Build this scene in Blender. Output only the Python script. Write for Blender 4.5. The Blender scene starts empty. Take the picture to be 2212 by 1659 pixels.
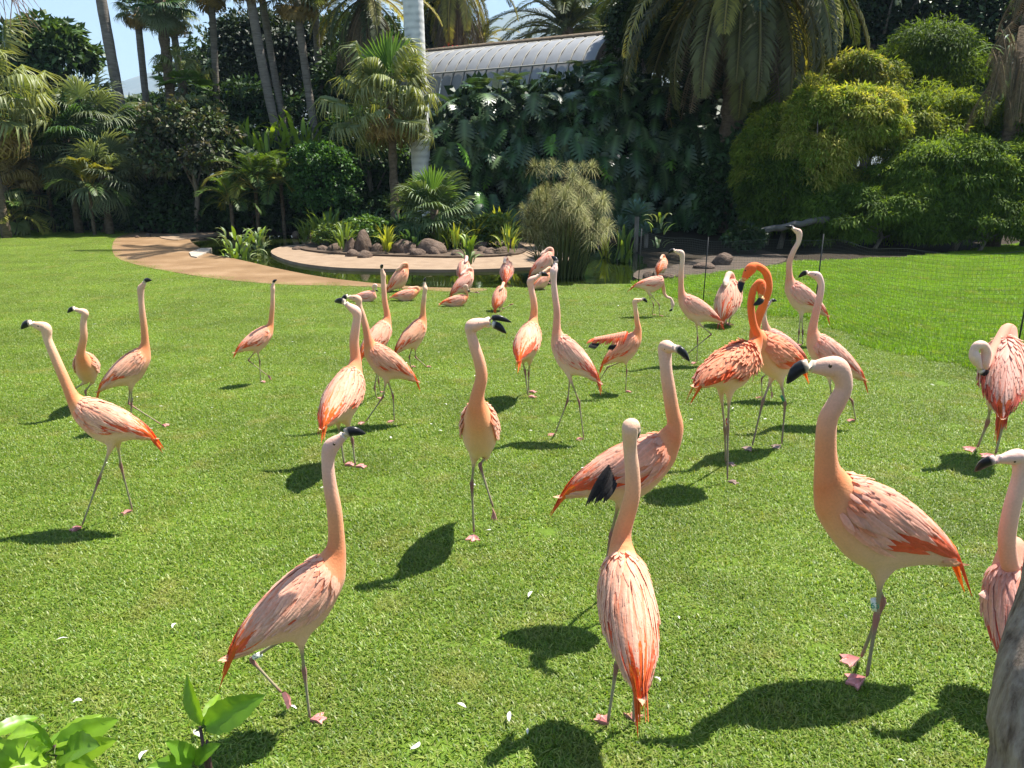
import bpy, math, random
import numpy as np
from mathutils import Matrix, Vector

HAZE = True
random.seed(7)
rng = np.random.default_rng(7)
S = bpy.context.scene
COL = S.collection
R = math.radians

# ---------------------------------------------------------------- camera
HC, PITCH, F, CU, CV = 1.9, R(15.0), 1659.0, 1106.0, 829.5
cam_d = bpy.data.cameras.new('camera')
cam_d.sensor_width = 36.0
cam_d.lens = 36.0 * F / 2212.0
cam_d.clip_start = 0.05
cam_d.clip_end = 20000.0
cam = bpy.data.objects.new('camera', cam_d)
COL.objects.link(cam)
cam.location = (0, 0, HC)
cam.rotation_euler = (R(90) - PITCH, 0, 0)
S.camera = cam

# ---------------------------------------------------------------- sky, sun, exposure
SUN_EL, SUN_AZ = R(62.0), math.atan2(0.28, 0.19)      # azimuth clockwise from +Y
sun_dir = Vector((math.sin(SUN_AZ) * math.cos(SUN_EL), math.cos(SUN_AZ) * math.cos(SUN_EL), math.sin(SUN_EL)))
W = bpy.data.worlds.new('World')
S.world = W
W.use_nodes = True
nt = W.node_tree
nt.nodes.clear()
out = nt.nodes.new('ShaderNodeOutputWorld')
bg = nt.nodes.new('ShaderNodeBackground')
sky = nt.nodes.new('ShaderNodeTexSky')
sky.sky_type = 'NISHITA'
sky.sun_disc = False
sky.sun_elevation = SUN_EL
sky.sun_rotation = SUN_AZ
sky.air_density = 1.1
sky.dust_density = 0.3
sky.ozone_density = 1.5
bg.inputs['Strength'].default_value = 0.066
nt.links.new(sky.outputs[0], bg.inputs[0])
nt.links.new(bg.outputs[0], out.inputs[0])
sun_d = bpy.data.lights.new('sun', 'SUN')
sun_d.energy = 5.0
sun_d.angle = R(0.53)
sun_d.color = (1.0, 0.95, 0.86)
sun = bpy.data.objects.new('sun', sun_d)
COL.objects.link(sun)
sun.location = (10, 20, 40)
sun.rotation_euler = sun_dir.to_track_quat('Z', 'Y').to_euler()
vs = S.view_settings
vs.view_transform = 'Standard'
vs.look = 'None'
vs.exposure = 1.5
vs.gamma = 1.0
vs.use_curve_mapping = False
S.cycles.max_bounces = 6
S.cycles.transparent_max_bounces = 8
S.cycles.use_denoising = True

# ---------------------------------------------------------------- measuring helpers
CP, SP = math.cos(PITCH), math.sin(PITCH)

def ray(u, v):
    xc, yc = (u - CU) / F, (CV - v) / F
    return np.array([xc, CP + yc * SP, -SP + yc * CP])

def at(u, v, Y):
    d = ray(u, v)
    return np.array([0, 0, HC]) + d * (Y / d[1])

def ground(u, v, z=0.0):
    d = ray(u, v)
    return np.array([0, 0, HC]) + d * ((HC - z) / -d[2])

def gx(u, Y, z=0.0):
    return (u - CU) / F * (Y * CP + (HC - z) * SP)

def ppm(Y, z=0.6):
    return F / (Y * CP + (HC - z) * SP)

def nrm(a):
    a = np.asarray(a, float)
    return a / (np.linalg.norm(a) + 1e-12)

# ---------------------------------------------------------------- objects
def thing(name, label, cat, loc=(0, 0, 0), group=None):
    o = bpy.data.objects.new(name, None)
    o.empty_display_size = 0.1
    COL.objects.link(o)
    o.location = tuple(float(x) for x in loc)
    tag(o, label, cat, group)
    return o

def tag(o, label=None, cat=None, group=None, kind=None):
    if label: o['label'] = label
    if cat: o['category'] = cat
    if group: o['group'] = group
    if kind: o['kind'] = kind
    return o

def mesh_data(name, V, Fc, mat, col=None, smooth=True):
    me = bpy.data.meshes.new(name)
    V = np.asarray(V, np.float32)
    if isinstance(Fc, np.ndarray):
        k = Fc.shape[1]
        me.vertices.add(len(V))
        me.vertices.foreach_set('co', V.ravel())
        me.loops.add(Fc.size)
        me.loops.foreach_set('vertex_index', Fc.astype(np.int32).ravel())
        me.polygons.add(len(Fc))
        me.polygons.foreach_set('loop_start', np.arange(0, Fc.size, k, dtype=np.int32))
        me.update(calc_edges=True)
    else:
        me.from_pydata([tuple(map(float, v)) for v in V], [], [tuple(map(int, f)) for f in Fc])
    if smooth:
        me.polygons.foreach_set('use_smooth', np.ones(len(me.polygons), dtype=bool))
    if col is not None:
        c = np.ones((len(V), 4), np.float32)
        c[:, :3] = np.asarray(col, np.float32)[:, :3]
        at_ = me.color_attributes.new('col', 'FLOAT_COLOR', 'POINT')
        at_.data.foreach_set('color', c.ravel())
    if mat is not None:
        me.materials.append(mat)
    return me

def obj(name, me, parent=None, M=None):
    o = bpy.data.objects.new(name, me)
    COL.objects.link(o)
    if parent is not None:
        o.parent = parent
    if M is not None:
        o.matrix_local = M
    return o

def part(name, V, Fc, mat, root=None, col=None, smooth=True):
    V = np.asarray(V, float)
    if root is not None:
        V = V - np.array(root.location)
    return obj(name, mesh_data(name, V, Fc, mat, col, smooth), root)

def place(name, me, root, pos, X, Yv, Z, sc=1.0):
    """an object sharing mesh data me, axes X,Y,Z, at a world position, under root"""
    p = np.asarray(pos, float) - (np.array(root.location) if root is not None else 0)
    sx, sy, sz = (sc, sc, sc) if np.isscalar(sc) else sc
    M = Matrix(((X[0]*sx, Yv[0]*sy, Z[0]*sz, p[0]), (X[1]*sx, Yv[1]*sy, Z[1]*sz, p[1]), (X[2]*sx, Yv[2]*sy, Z[2]*sz, p[2]), (0, 0, 0, 1)))
    return obj(name, me, root, M)

def axes(d, up=(0, 0, 1)):
    """Y along d, Z as near up as it can be"""
    y = nrm(d)
    x = np.cross(y, up)
    if np.linalg.norm(x) < 1e-3:
        x = np.cross(y, (0.3, 1, 0.2))
    x = nrm(x)
    return x, y, np.cross(x, y)

class MB:
    """collects geometry, then becomes ONE mesh object"""
    def __init__(s): s.V, s.F, s.C, s.n = [], [], [], 0
    def add(s, V, Fc, c=None):
        V = np.asarray(V, float)
        s.V.append(V)
        s.F += [tuple(i + s.n for i in f) for f in Fc]
        c = np.array([0.5, 0.5, 0.5]) if c is None else np.asarray(c, float)
        if c.ndim == 1: c = np.tile(c, (len(V), 1))
        s.C.append(c)
        s.n += len(V)
    def tube(s, P, rad, c=None, n=8, cap=True):
        P = np.asarray(P, float); k = len(P)
        rad = np.full(k, rad) if np.isscalar(rad) else np.asarray(rad, float)
        T = np.gradient(P, axis=0); T /= np.linalg.norm(T, axis=1)[:, None] + 1e-12
        u = nrm(np.cross(T[0], (0.31, 0.93, 0.17)))
        a = np.arange(n) * 2 * math.pi / n
        V = []
        for i in range(k):
            u = nrm(u - T[i] * np.dot(u, T[i])); w = np.cross(T[i], u)
            V.append(P[i] + rad[i] * (np.cos(a)[:, None] * u + np.sin(a)[:, None] * w))
        V = np.concatenate(V)
        Fc = [(i*n+j, i*n+(j+1) % n, (i+1)*n+(j+1) % n, (i+1)*n+j) for i in range(k-1) for j in range(n)]
        if cap: Fc += [tuple(range(n))[::-1], tuple(range((k-1)*n, k*n))]
        cc = c
        if c is not None and np.ndim(c) == 2: cc = np.repeat(np.asarray(c, float), n, axis=0)
        s.add(V, Fc, cc)
    def box(s, c0, half, col=None, X=(1, 0, 0), Yv=(0, 1, 0), Z=(0, 0, 1)):
        X, Yv, Z = map(np.asarray, (X, Yv, Z))
        V = [np.asarray(c0) + sx*half[0]*X + sy*half[1]*Yv + sz*half[2]*Z for sz in (-1, 1) for sy in (-1, 1) for sx in (-1, 1)]
        s.add(V, [(0, 2, 3, 1), (4, 5, 7, 6), (0, 1, 5, 4), (2, 6, 7, 3), (0, 4, 6, 2), (1, 3, 7, 5)], col)
    def build(s, name, mat, root=None, smooth=True):
        return part(name, np.concatenate(s.V), s.F, mat, root, np.concatenate(s.C), smooth)
    def data(s, name, mat, smooth=True):
        return mesh_data(name, np.concatenate(s.V), s.F, mat, np.concatenate(s.C), smooth)

def catmull(P, m):
    """m samples per span through the rows of P (any dimension)"""
    P = np.asarray(P, float)
    Q = np.vstack([2*P[0]-P[1], P, 2*P[-1]-P[-2]])
    o = []
    for i in range(1, len(Q)-2):
        for k in range(m):
            t = k / m
            a, b, c, d = Q[i-1], Q[i], Q[i+1], Q[i+2]
            o.append(0.5*((2*b)+(-a+c)*t+(2*a-5*b+4*c-d)*t*t+(-a+3*b-3*c+d)*t**3))
    o.append(P[-1])
    return np.array(o)

def scatter(tV, tF, pos, X, Yv, Z, sc, col):
    """copies of a small template joined into one vertex/face array"""
    tV = np.asarray(tV, float); tF = np.asarray(tF)
    N, n = len(pos), len(tV)
    sc = np.broadcast_to(np.asarray(sc, float), (N,))
    V = pos[:, None, :] + sc[:, None, None] * (tV[None, :, 0:1]*X[:, None, :] + tV[None, :, 1:2]*Yv[:, None, :] + tV[None, :, 2:3]*Z[:, None, :])
    Fc = (tF[None] + (np.arange(N)*n)[:, None, None]).reshape(-1, tF.shape[1])
    C = np.repeat(col, n, axis=0)
    return V.reshape(-1, 3), Fc, C

def frames(D, up):
    D = D / (np.linalg.norm(D, axis=1)[:, None] + 1e-9)
    X = np.cross(D, up); X /= np.linalg.norm(X, axis=1)[:, None] + 1e-9
    return X, D, np.cross(X, D)

# ---------------------------------------------------------------- materials
def new_mat(name):
    m = bpy.data.materials.new(name); m.use_nodes = True
    t = m.node_tree; t.nodes.clear()
    o = t.nodes.new('ShaderNodeOutputMaterial')
    return m, t, o

def N(t, typ, **kw):
    n = t.nodes.new(typ)
    for k, v in kw.items():
        if k in n.inputs: n.inputs[k].default_value = v
        else: setattr(n, k, v)
    return n

def ramp(t, fac, stops):
    r = t.nodes.new('ShaderNodeValToRGB')
    e = r.color_ramp.elements
    while len(e) < len(stops): e.new(0.5)
    for k, (p, c) in enumerate(stops):
        e[k].position = p; e[k].color = (*c, 1)
    t.links.new(fac, r.inputs[0])
    return r.outputs[0]

def leaf_mat(name, rough=0.45, transl=0.35, tint=(1, 1, 1), var=0.25, spec=0.4, tcol=(1.35, 1.25, 0.5)):
    """colour from the mesh, varied from object to object and place to place, part of the light passes through"""
    m, t, o = new_mat(name)
    L = t.links.new
    a = N(t, 'ShaderNodeAttribute', attribute_name='col')
    oi = N(t, 'ShaderNodeObjectInfo')
    geo = N(t, 'ShaderNodeNewGeometry')
    no = N(t, 'ShaderNodeTexNoise', Scale=1.3, Detail=2.0)
    L(geo.outputs['Position'], no.inputs['Vector'])
    ad = N(t, 'ShaderNodeMath', operation='ADD'); L(oi.outputs['Random'], ad.inputs[0]); L(no.outputs[0], ad.inputs[1])
    mr = N(t, 'ShaderNodeMapRange'); L(ad.outputs[0], mr.inputs[0])
    mr.inputs[1].default_value = 0.2; mr.inputs[2].default_value = 1.5
    mr.inputs[3].default_value = 1 - var; mr.inputs[4].default_value = 1 + var
    mx = N(t, 'ShaderNodeVectorMath', operation='SCALE'); L(a.outputs['Color'], mx.inputs[0]); L(mr.outputs[0], mx.inputs['Scale'])
    m2 = N(t, 'ShaderNodeVectorMath', operation='MULTIPLY'); L(mx.outputs[0], m2.inputs[0]); m2.inputs[1].default_value = tint
    b = N(t, 'ShaderNodeBsdfPrincipled', Roughness=rough)
    b.inputs['Specular IOR Level'].default_value = spec
    L(m2.outputs[0], b.inputs['Base Color'])
    if transl > 0:
        m3 = N(t, 'ShaderNodeVectorMath', operation='MULTIPLY'); L(m2.outputs[0], m3.inputs[0]); m3.inputs[1].default_value = tcol
        tr = N(t, 'ShaderNodeBsdfTranslucent'); L(m3.outputs[0], tr.inputs['Color'])
        ms = N(t, 'ShaderNodeMixShader'); ms.inputs[0].default_value = transl
        L(b.outputs[0], ms.inputs[1]); L(tr.outputs[0], ms.inputs[2]); L(ms.outputs[0], o.inputs[0])
    else:
        L(b.outputs[0], o.inputs[0])
    return m

def rough_mat(name, stops, scale=6.0, rough=0.85, bump=0.4, stretch=(1, 1, 1), spec=0.2, detail=6.0):
    """stone, bark, soil: colour ramp over noise with a bump"""
    m, t, o = new_mat(name)
    L = t.links.new
    tc = N(t, 'ShaderNodeTexCoord'); mp = N(t, 'ShaderNodeMapping'); mp.inputs['Scale'].default_value = stretch
    L(tc.outputs['Object'], mp.inputs[0])
    no = N(t, 'ShaderNodeTexNoise', Scale=scale, Detail=detail, Roughness=0.65); L(mp.outputs[0], no.inputs['Vector'])
    c = ramp(t, no.outputs[0], stops)
    b = N(t, 'ShaderNodeBsdfPrincipled', Roughness=rough); b.inputs['Specular IOR Level'].default_value = spec
    L(c, b.inputs['Base Color'])
    bp = N(t, 'ShaderNodeBump', Strength=bump, Distance=0.05); L(no.outputs[0], bp.inputs['Height']); L(bp.outputs[0], b.inputs['Normal'])
    L(b.outputs[0], o.inputs[0])
    return m

def flat_mat(name, c, rough=0.6, metal=0.0, spec=0.4):
    m, t, o = new_mat(name)
    no = N(t, 'ShaderNodeTexNoise', Scale=30.0, Detail=3.0)
    cc = ramp(t, no.outputs[0], [(0.3, tuple(x*0.8 for x in c)), (0.7, tuple(min(1, x*1.15) for x in c))])
    b = N(t, 'ShaderNodeBsdfPrincipled', Roughness=rough, Metallic=metal); b.inputs['Specular IOR Level'].default_value = spec
    t.links.new(cc, b.inputs['Base Color'])
    t.links.new(b.outputs[0], o.inputs[0])
    return m

def plumage_mat(name, rough=0.75, transl=0.0, noise=60.0, amt=0.16):
    m, t, o = new_mat(name)
    L = t.links.new
    a = N(t, 'ShaderNodeAttribute', attribute_name='col')
    tc = N(t, 'ShaderNodeTexCoord')
    no = N(t, 'ShaderNodeTexNoise', Scale=noise, Detail=3.0); L(tc.outputs['Object'], no.inputs['Vector'])
    n2 = N(t, 'ShaderNodeTexNoise', Scale=9.0, Detail=2.0); L(tc.outputs['Object'], n2.inputs['Vector'])
    mu = N(t, 'ShaderNodeMath', operation='ADD'); L(no.outputs[0], mu.inputs[0]); L(n2.outputs[0], mu.inputs[1])
    mr = N(t, 'ShaderNodeMapRange'); L(mu.outputs[0], mr.inputs[0])
    mr.inputs[1].default_value = 0.6; mr.inputs[2].default_value = 1.4; mr.inputs[3].default_value = 1-amt; mr.inputs[4].default_value = 1+amt
    mx = N(t, 'ShaderNodeVectorMath', operation='SCALE'); L(a.outputs['Color'], mx.inputs[0]); L(mr.outputs[0], mx.inputs['Scale'])
    b = N(t, 'ShaderNodeBsdfPrincipled', Roughness=rough); b.inputs['Specular IOR Level'].default_value = 0.2
    b.inputs['Sheen Weight'].default_value = 0.15
    L(mx.outputs[0], b.inputs['Base Color'])
    bp = N(t, 'ShaderNodeBump', Strength=0.18, Distance=0.008); L(no.outputs[0], bp.inputs['Height']); L(bp.outputs[0], b.inputs['Normal'])
    if transl:
        tr = N(t, 'ShaderNodeBsdfTranslucent'); L(mx.outputs[0], tr.inputs['Color'])
        ms = N(t, 'ShaderNodeMixShader'); ms.inputs[0].default_value = transl
        L(b.outputs[0], ms.inputs[1]); L(tr.outputs[0], ms.inputs[2]); L(ms.outputs[0], o.inputs[0])
    else:
        L(b.outputs[0], o.inputs[0])
    return m

M_leaf = leaf_mat('leaf')
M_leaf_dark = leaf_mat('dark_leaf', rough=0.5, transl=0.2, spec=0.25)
M_gloss = leaf_mat('glossy_leaf', rough=0.5, transl=0.2, spec=0.3)
M_bamboo = leaf_mat('bamboo_leaf', rough=0.6, transl=0.5, spec=0.12, tcol=(1.4, 1.3, 0.45))
M_hib = leaf_mat('hibiscus_leaf', rough=0.35, transl=0.5, var=0.12)
M_dry = leaf_mat('dry_leaf', rough=0.8, transl=0.2, spec=0.1, tcol=(1, 0.9, 0.7))
M_grass = leaf_mat('grass_blade', rough=0.5, transl=0.42, var=0.28, spec=0.35)
M_feather = plumage_mat('feather', transl=0.22, noise=90.0)
M_plumage = plumage_mat('plumage', noise=130.0, amt=0.11)
M_bill = plumage_mat('bill', rough=0.28, noise=40.0, amt=0.05)
M_bark = rough_mat('bark', [(0.3, (0.10, 0.085, 0.065)), (0.55, (0.22, 0.19, 0.155)), (0.75, (0.34, 0.30, 0.25))], scale=5, stretch=(3, 3, 0.7), bump=0.8)
M_palm_bark = rough_mat('palm_bark', [(0.3, (0.11, 0.095, 0.08)), (0.7, (0.25, 0.22, 0.19))], scale=3, stretch=(1, 1, 7), bump=0.6)
M_rough_bark = rough_mat('shaggy_bark', [(0.3, (0.06, 0.045, 0.03)), (0.7, (0.2, 0.15, 0.1))], scale=7, stretch=(1, 1, 2), bump=1.0)
M_rock = rough_mat('rock', [(0.25, (0.05, 0.033, 0.024)), (0.5, (0.125, 0.085, 0.062)), (0.8, (0.22, 0.165, 0.13))], scale=4, bump=0.8)
M_concrete = rough_mat('concrete', [(0.25, (0.19, 0.13, 0.085)), (0.5, (0.255, 0.18, 0.12)), (0.75, (0.31, 0.225, 0.155))], scale=3, bump=0.15)
M_soil = rough_mat('soil', [(0.3, (0.05, 0.035, 0.025)), (0.7, (0.13, 0.09, 0.06))], scale=5, bump=0.6)
M_black = flat_mat('black_paint', (0.02, 0.02, 0.02), 0.5)
# ================================================================ THE SETTING
def poly_mask(P, poly):
    """signed distance of points P (n,2) to a polygon, positive inside"""
    poly = np.asarray(poly, float)[:, :2]
    x, y = P[:, 0], P[:, 1]
    ins = np.zeros(len(P), bool); dm = np.full(len(P), 1e9)
    for i in range(len(poly)):
        a, b = poly[i], poly[(i+1) % len(poly)]
        c = ((a[1] > y) != (b[1] > y)) & (x < (b[0]-a[0])*(y-a[1])/(b[1]-a[1]+1e-12)+a[0])
        ins ^= c
        ab = b - a; t = np.clip(((P-a) @ ab)/(ab @ ab + 1e-12), 0, 1)
        dm = np.minimum(dm, np.linalg.norm(P - (a + t[:, None]*ab), axis=1))
    return np.where(ins, dm, -dm)

def gpoly(px, smooth=4):
    P = np.array([ground(u, v)[:2] for u, v in px])
    return P

def smooth_closed(P, m=5):
    P = np.asarray(P); Q = np.vstack([P[-1:], P, P[:2]])
    o = []
    for i in range(1, len(Q)-2):
        for k in range(m):
            t = k/m; a, b, c, d = Q[i-1], Q[i], Q[i+1], Q[i+2]
            o.append(0.5*((2*b)+(-a+c)*t+(2*a-5*b+4*c-d)*t*t+(-a+3*b-3*c+d)*t**3))
    return np.array(o)

POND = gpoly([(412, 522), (455, 549), (485, 555), (540, 567), (600, 581), (700, 600), (830, 615), (930, 622), (1040, 624), (1180, 617), (1300, 613),
              (1378, 608), (1392, 575), (1378, 548), (1300, 525), (1100, 512), (900, 506), (700, 504), (560, 506), (440, 514)])
LAWN = gpoly([(-7000, 2400), (-7000, 1400), (-300, 494), (0, 491), (150, 488), (270, 492), (296, 501), (252, 516), (243, 532), (252, 552), (300, 570), (360, 582), (430, 594), (500, 603), (620, 612), (720, 614),
              (830, 618), (990, 628), (1100, 622), (1180, 619), (1300, 615), (1378, 610), (1470, 601), (1560, 592), (1640, 581), (1730, 568), (1850, 562), (1950, 558), (2060, 548), (2150, 535), (2230, 524), (2500, 512), (9000, 1400), (9000, 2400)])
SAND = gpoly([(243, 530), (256, 512), (300, 499), (330, 505), (405, 507), (412, 522), (455, 549), (485, 555), (540, 567), (600, 581), (700, 600), (830, 615), (930, 622), (1040, 624),
              (1045, 629), (990, 632), (830, 622), (720, 618), (620, 616), (500, 607), (430, 598), (360, 586), (300, 574), (250, 556)])
DRY = gpoly([(1378, 604), (1378, 585), (1450, 575), (1560, 548), (1640, 540), (1700, 560), (1640, 579), (1560, 590), (1470, 600)])
POND_S, LAWN_S = smooth_closed(POND), LAWN

def wob(x, y):
    return 0.5*np.sin(x*0.9+1.3)*np.cos(y*0.7)+0.5*np.sin(x*0.37-y*0.53)

fx = np.arange(-34, 34.01, 0.3); fy = np.arange(-4, 46.01, 0.3)
gxs = np.concatenate([[-9000, -3000, -900, -300, -120, -60, -45], fx, [45, 60, 120, 300, 900, 3000, 9000]])
gys = np.concatenate([[-3000, -600, -150, -50, -15], fy, [52, 62, 85, 150, 400, 1200, 3500, 9000]])
GX, GY = np.meshgrid(gxs, gys)
P2 = np.column_stack([GX.ravel(), GY.ravel()])
sd_p = poly_mask(P2, POND_S); sd_l = poly_mask(P2, LAWN_S)
gz = -np.clip(sd_p*1.2, 0, 0.55)
sd_s = np.maximum(np.maximum(poly_mask(P2, SAND), sd_l), np.maximum(sd_p, poly_mask(P2, DRY)))
gz += np.clip((-sd_s-0.6)*0.08, 0, 0.3)
nx, ny = len(gxs), len(gys)
idx = np.arange(nx*ny).reshape(ny, nx)
GF = np.stack([idx[:-1, :-1], idx[:-1, 1:], idx[1:, 1:], idx[1:, :-1]], -1).reshape(-1, 4)
lm = np.clip(sd_l/0.25+0.5, 0, 1)[:, None]
gcol = lm*np.array([0.10, 0.16, 0.02]) + (1-lm)*np.array([0.035, 0.027, 0.018])
m, t, o = new_mat('lawn_and_soil')
a = N(t, 'ShaderNodeAttribute', attribute_name='col'); geo = N(t, 'ShaderNodeNewGeometry')
no = N(t, 'ShaderNodeTexNoise', Scale=14.0, Detail=8.0, Roughness=0.7); t.links.new(geo.outputs['Position'], no.inputs['Vector'])
mr = N(t, 'ShaderNodeMapRange'); t.links.new(no.outputs[0], mr.inputs[0]); mr.inputs[3].default_value = 0.45; mr.inputs[4].default_value = 1.5
mx = N(t, 'ShaderNodeVectorMath', operation='SCALE'); t.links.new(a.outputs['Color'], mx.inputs[0]); t.links.new(mr.outputs[0], mx.inputs['Scale'])
b = N(t, 'ShaderNodeBsdfPrincipled', Roughness=0.9); b.inputs['Specular IOR Level'].default_value = 0.1
t.links.new(mx.outputs[0], b.inputs['Base Color'])
bp = N(t, 'ShaderNodeBump', Strength=0.6, Distance=0.03); t.links.new(no.outputs[0], bp.inputs['Height']); t.links.new(bp.outputs[0], b.inputs['Normal'])
t.links.new(b.outputs[0], o.inputs[0])
M_lawn = m
tag(obj('ground', mesh_data('ground', np.column_stack([P2, gz]), GF, M_lawn, gcol)), kind='structure')

# water of the pond
m, t, o = new_mat('pond_water')
geo = N(t, 'ShaderNodeNewGeometry')
no = N(t, 'ShaderNodeTexNoise', Scale=2.2, Detail=3.0); t.links.new(geo.outputs['Position'], no.inputs['Vector'])
b = N(t, 'ShaderNodeBsdfPrincipled', Roughness=0.04); b.inputs['IOR'].default_value = 1.33; b.inputs['Specular IOR Level'].default_value = 0.6
c = ramp(t, no.outputs[0], [(0.3, (0.007, 0.012, 0.002)), (0.7, (0.018, 0.026, 0.004))]); t.links.new(c, b.inputs['Base Color'])
bp = N(t, 'ShaderNodeBump', Strength=0.05, Distance=0.05); t.links.new(no.outputs[0], bp.inputs['Height']); t.links.new(bp.outputs[0], b.inputs['Normal'])
t.links.new(b.outputs[0], o.inputs[0])
pc = POND_S.mean(0)
wp = pc + (POND_S-pc)*1.01
tag(obj('pond_water', mesh_data('pond_water', np.column_stack([wp, np.full(len(wp), -0.035)]), [tuple(range(len(wp)))], m, None, False)), kind='structure')

def slab(name, P, z0, z1, mat, root=None, jitter=0.0):
    """a flat slab on a ground outline, top at z1"""
    bm = __import__('bmesh').new()
    n = len(P)
    top = [bm.verts.new((p[0], p[1], z1)) for p in P]
    bot = [bm.verts.new((p[0], p[1], z0)) for p in P]
    area = sum(P[i][0]*P[(i+1) % n][1]-P[(i+1) % n][0]*P[i][1] for i in range(n))
    f = bm.faces.new(top if area > 0 else top[::-1])
    for i in range(n):
        j = (i+1) % n
        bm.faces.new((bot[i], bot[j], top[j], top[i]) if area > 0 else (bot[j], bot[i], top[i], top[j]))
    me = bpy.data.meshes.new(name); bm.to_mesh(me); bm.free()
    me.materials.append(mat)
    return obj(name, me, root)

m, t, o = new_mat('sandy_path')
geo = N(t, 'ShaderNodeNewGeometry')
no = N(t, 'ShaderNodeTexNoise', Scale=1.1, Detail=7.0, Roughness=0.6); t.links.new(geo.outputs['Position'], no.inputs['Vector'])
n2 = N(t, 'ShaderNodeTexNoise', Scale=40.0, Detail=4.0); t.links.new(geo.outputs['Position'], n2.inputs['Vector'])
c = ramp(t, no.outputs[0], [(0.3, (0.155, 0.092, 0.046)), (0.52, (0.215, 0.135, 0.072)), (0.75, (0.29, 0.195, 0.115))])
b = N(t, 'ShaderNodeBsdfPrincipled', Roughness=0.95); b.inputs['Specular IOR Level'].default_value = 0.1
t.links.new(c, b.inputs['Base Color'])
bp = N(t, 'ShaderNodeBump', Strength=0.5, Distance=0.02); t.links.new(n2.outputs[0], bp.inputs['Height']); t.links.new(bp.outputs[0], b.inputs['Normal'])
t.links.new(b.outputs[0], o.inputs[0])
M_sand = m
tag(slab('sandy_path', smooth_closed(SAND, 3), -0.4, 0.012, M_sand), kind='structure')
# bare beyond the net on the right of the pond
tag(slab('bare_earth_path', smooth_closed(DRY, 3), -0.2, 0.010, rough_mat('bare_earth', [(0.3, (0.045, 0.033, 0.025)), (0.7, (0.10, 0.075, 0.055))], scale=4, bump=0.5)), kind='structure')

# ---- concrete kerb along the back shore and the slab that runs into the water
def on(u, v, z=0.0): return ground(u, v, z)[:2]
kerb = slab('concrete_kerb', smooth_closed([on(*p) for p in [(345, 513), (400, 506), (475, 503), (480, 508), (410, 517), (375, 520)]], 3), -0.4, 0.035, M_concrete)
tag(kerb, 'pale concrete kerb edging the far left shore of the pond', 'kerb')
sl = slab('stone_slab', [on(*p, 0.06) for p in [(408, 543), (434, 534), (457, 534), (451, 541), (425, 553), (413, 551)]], -0.3, 0.04, rough_mat('pale_stone', [(0.3, (0.28, 0.23, 0.18)), (0.7, (0.45, 0.39, 0.32))], scale=5, bump=0.3))
tag(sl, 'pale flat stone slab jutting from the sand into the pond', 'stone slab')

# ---- island: concrete apron, soil bed
ISL = smooth_closed([on(*p) for p in [(585, 547), (612, 534), (680, 528), (760, 520), (900, 515), (1060, 516), (1180, 535), (1230, 560), (1200, 576), (1120, 581), (1000, 585), (850, 584), (720, 580), (630, 567)]], 4)
apron = slab('concrete_apron', ISL, -0.5, 0.03, M_concrete)
tag(apron, kind='structure')
BED = smooth_closed([on(*p) for p in [(648, 540), (690, 527), (780, 519), (920, 514), (1060, 518), (1130, 535), (1120, 553), (1000, 560), (880, 558), (760, 554), (690, 549)]], 4)
tag(slab('island_soil', BED, -0.1, 0.075, M_soil), kind='structure')

# ---------------------------------------------------------------- hills and air
ridge = [(-700, 260), (-200, 235), (90, 215), (215, 190), (345, 150), (470, 128), (620, 110), (800, 80), (960, 62), (1060, 42), (1130, 22), (1260, 4), (1450, -20), (1800, -10), (2400, 40), (3000, 90)]
rp = catmull(np.array([at(u, v, 3000.0) for u, v in ridge]), 6)
rows = []
for k, f in enumerate(np.linspace(0, 1, 9)):
    q = rp.copy(); q[:, 1] = 1500 + 1500*f; q[:, 0] *= (0.5+0.5*f)
    nz = np.array([math.sin(x*0.011+f*7)*12+math.sin(x*0.031+f*13)*6 for x in rp[:, 0]])
    q[:, 2] = rp[:, 2]*f**1.25 + nz*f*(1-f)*3 + (nz*0.12 if k == 8 else 0)
    rows.append(q)
back = rows[-1].copy(); back[:, 1] += 900; back[:, 2] = 0
rows.append(back)
HV = np.concatenate(rows); n_ = len(rp)
HF = np.array([(i*n_+j, i*n_+j+1, (i+1)*n_+j+1, (i+1)*n_+j) for i in range(len(rows)-1) for j in range(n_-1)])
M_hill = rough_mat('hill_scrub', [(0.3, (0.06, 0.075, 0.04)), (0.7, (0.16, 0.15, 0.1))], scale=0.01, bump=0.0)
tag(obj('hills', mesh_data('hills', HV, HF, M_hill)), kind='structure')
hz = MB(); hz.box((0, 1200, 350), (3600, 3300, 353), (0.5, 0.5, 0.5))
m, t, o = new_mat('haze_air')
pv = N(t, 'ShaderNodeVolumePrincipled', Density=0.00026, Anisotropy=0.0)
pv.inputs['Color'].default_value = (0.55, 0.76, 1.0, 1)
t.links.new(pv.outputs[0], o.inputs['Volume'])
if HAZE:
    ho = hz.build('haze', m, None, False); tag(ho, kind='stuff')

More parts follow.
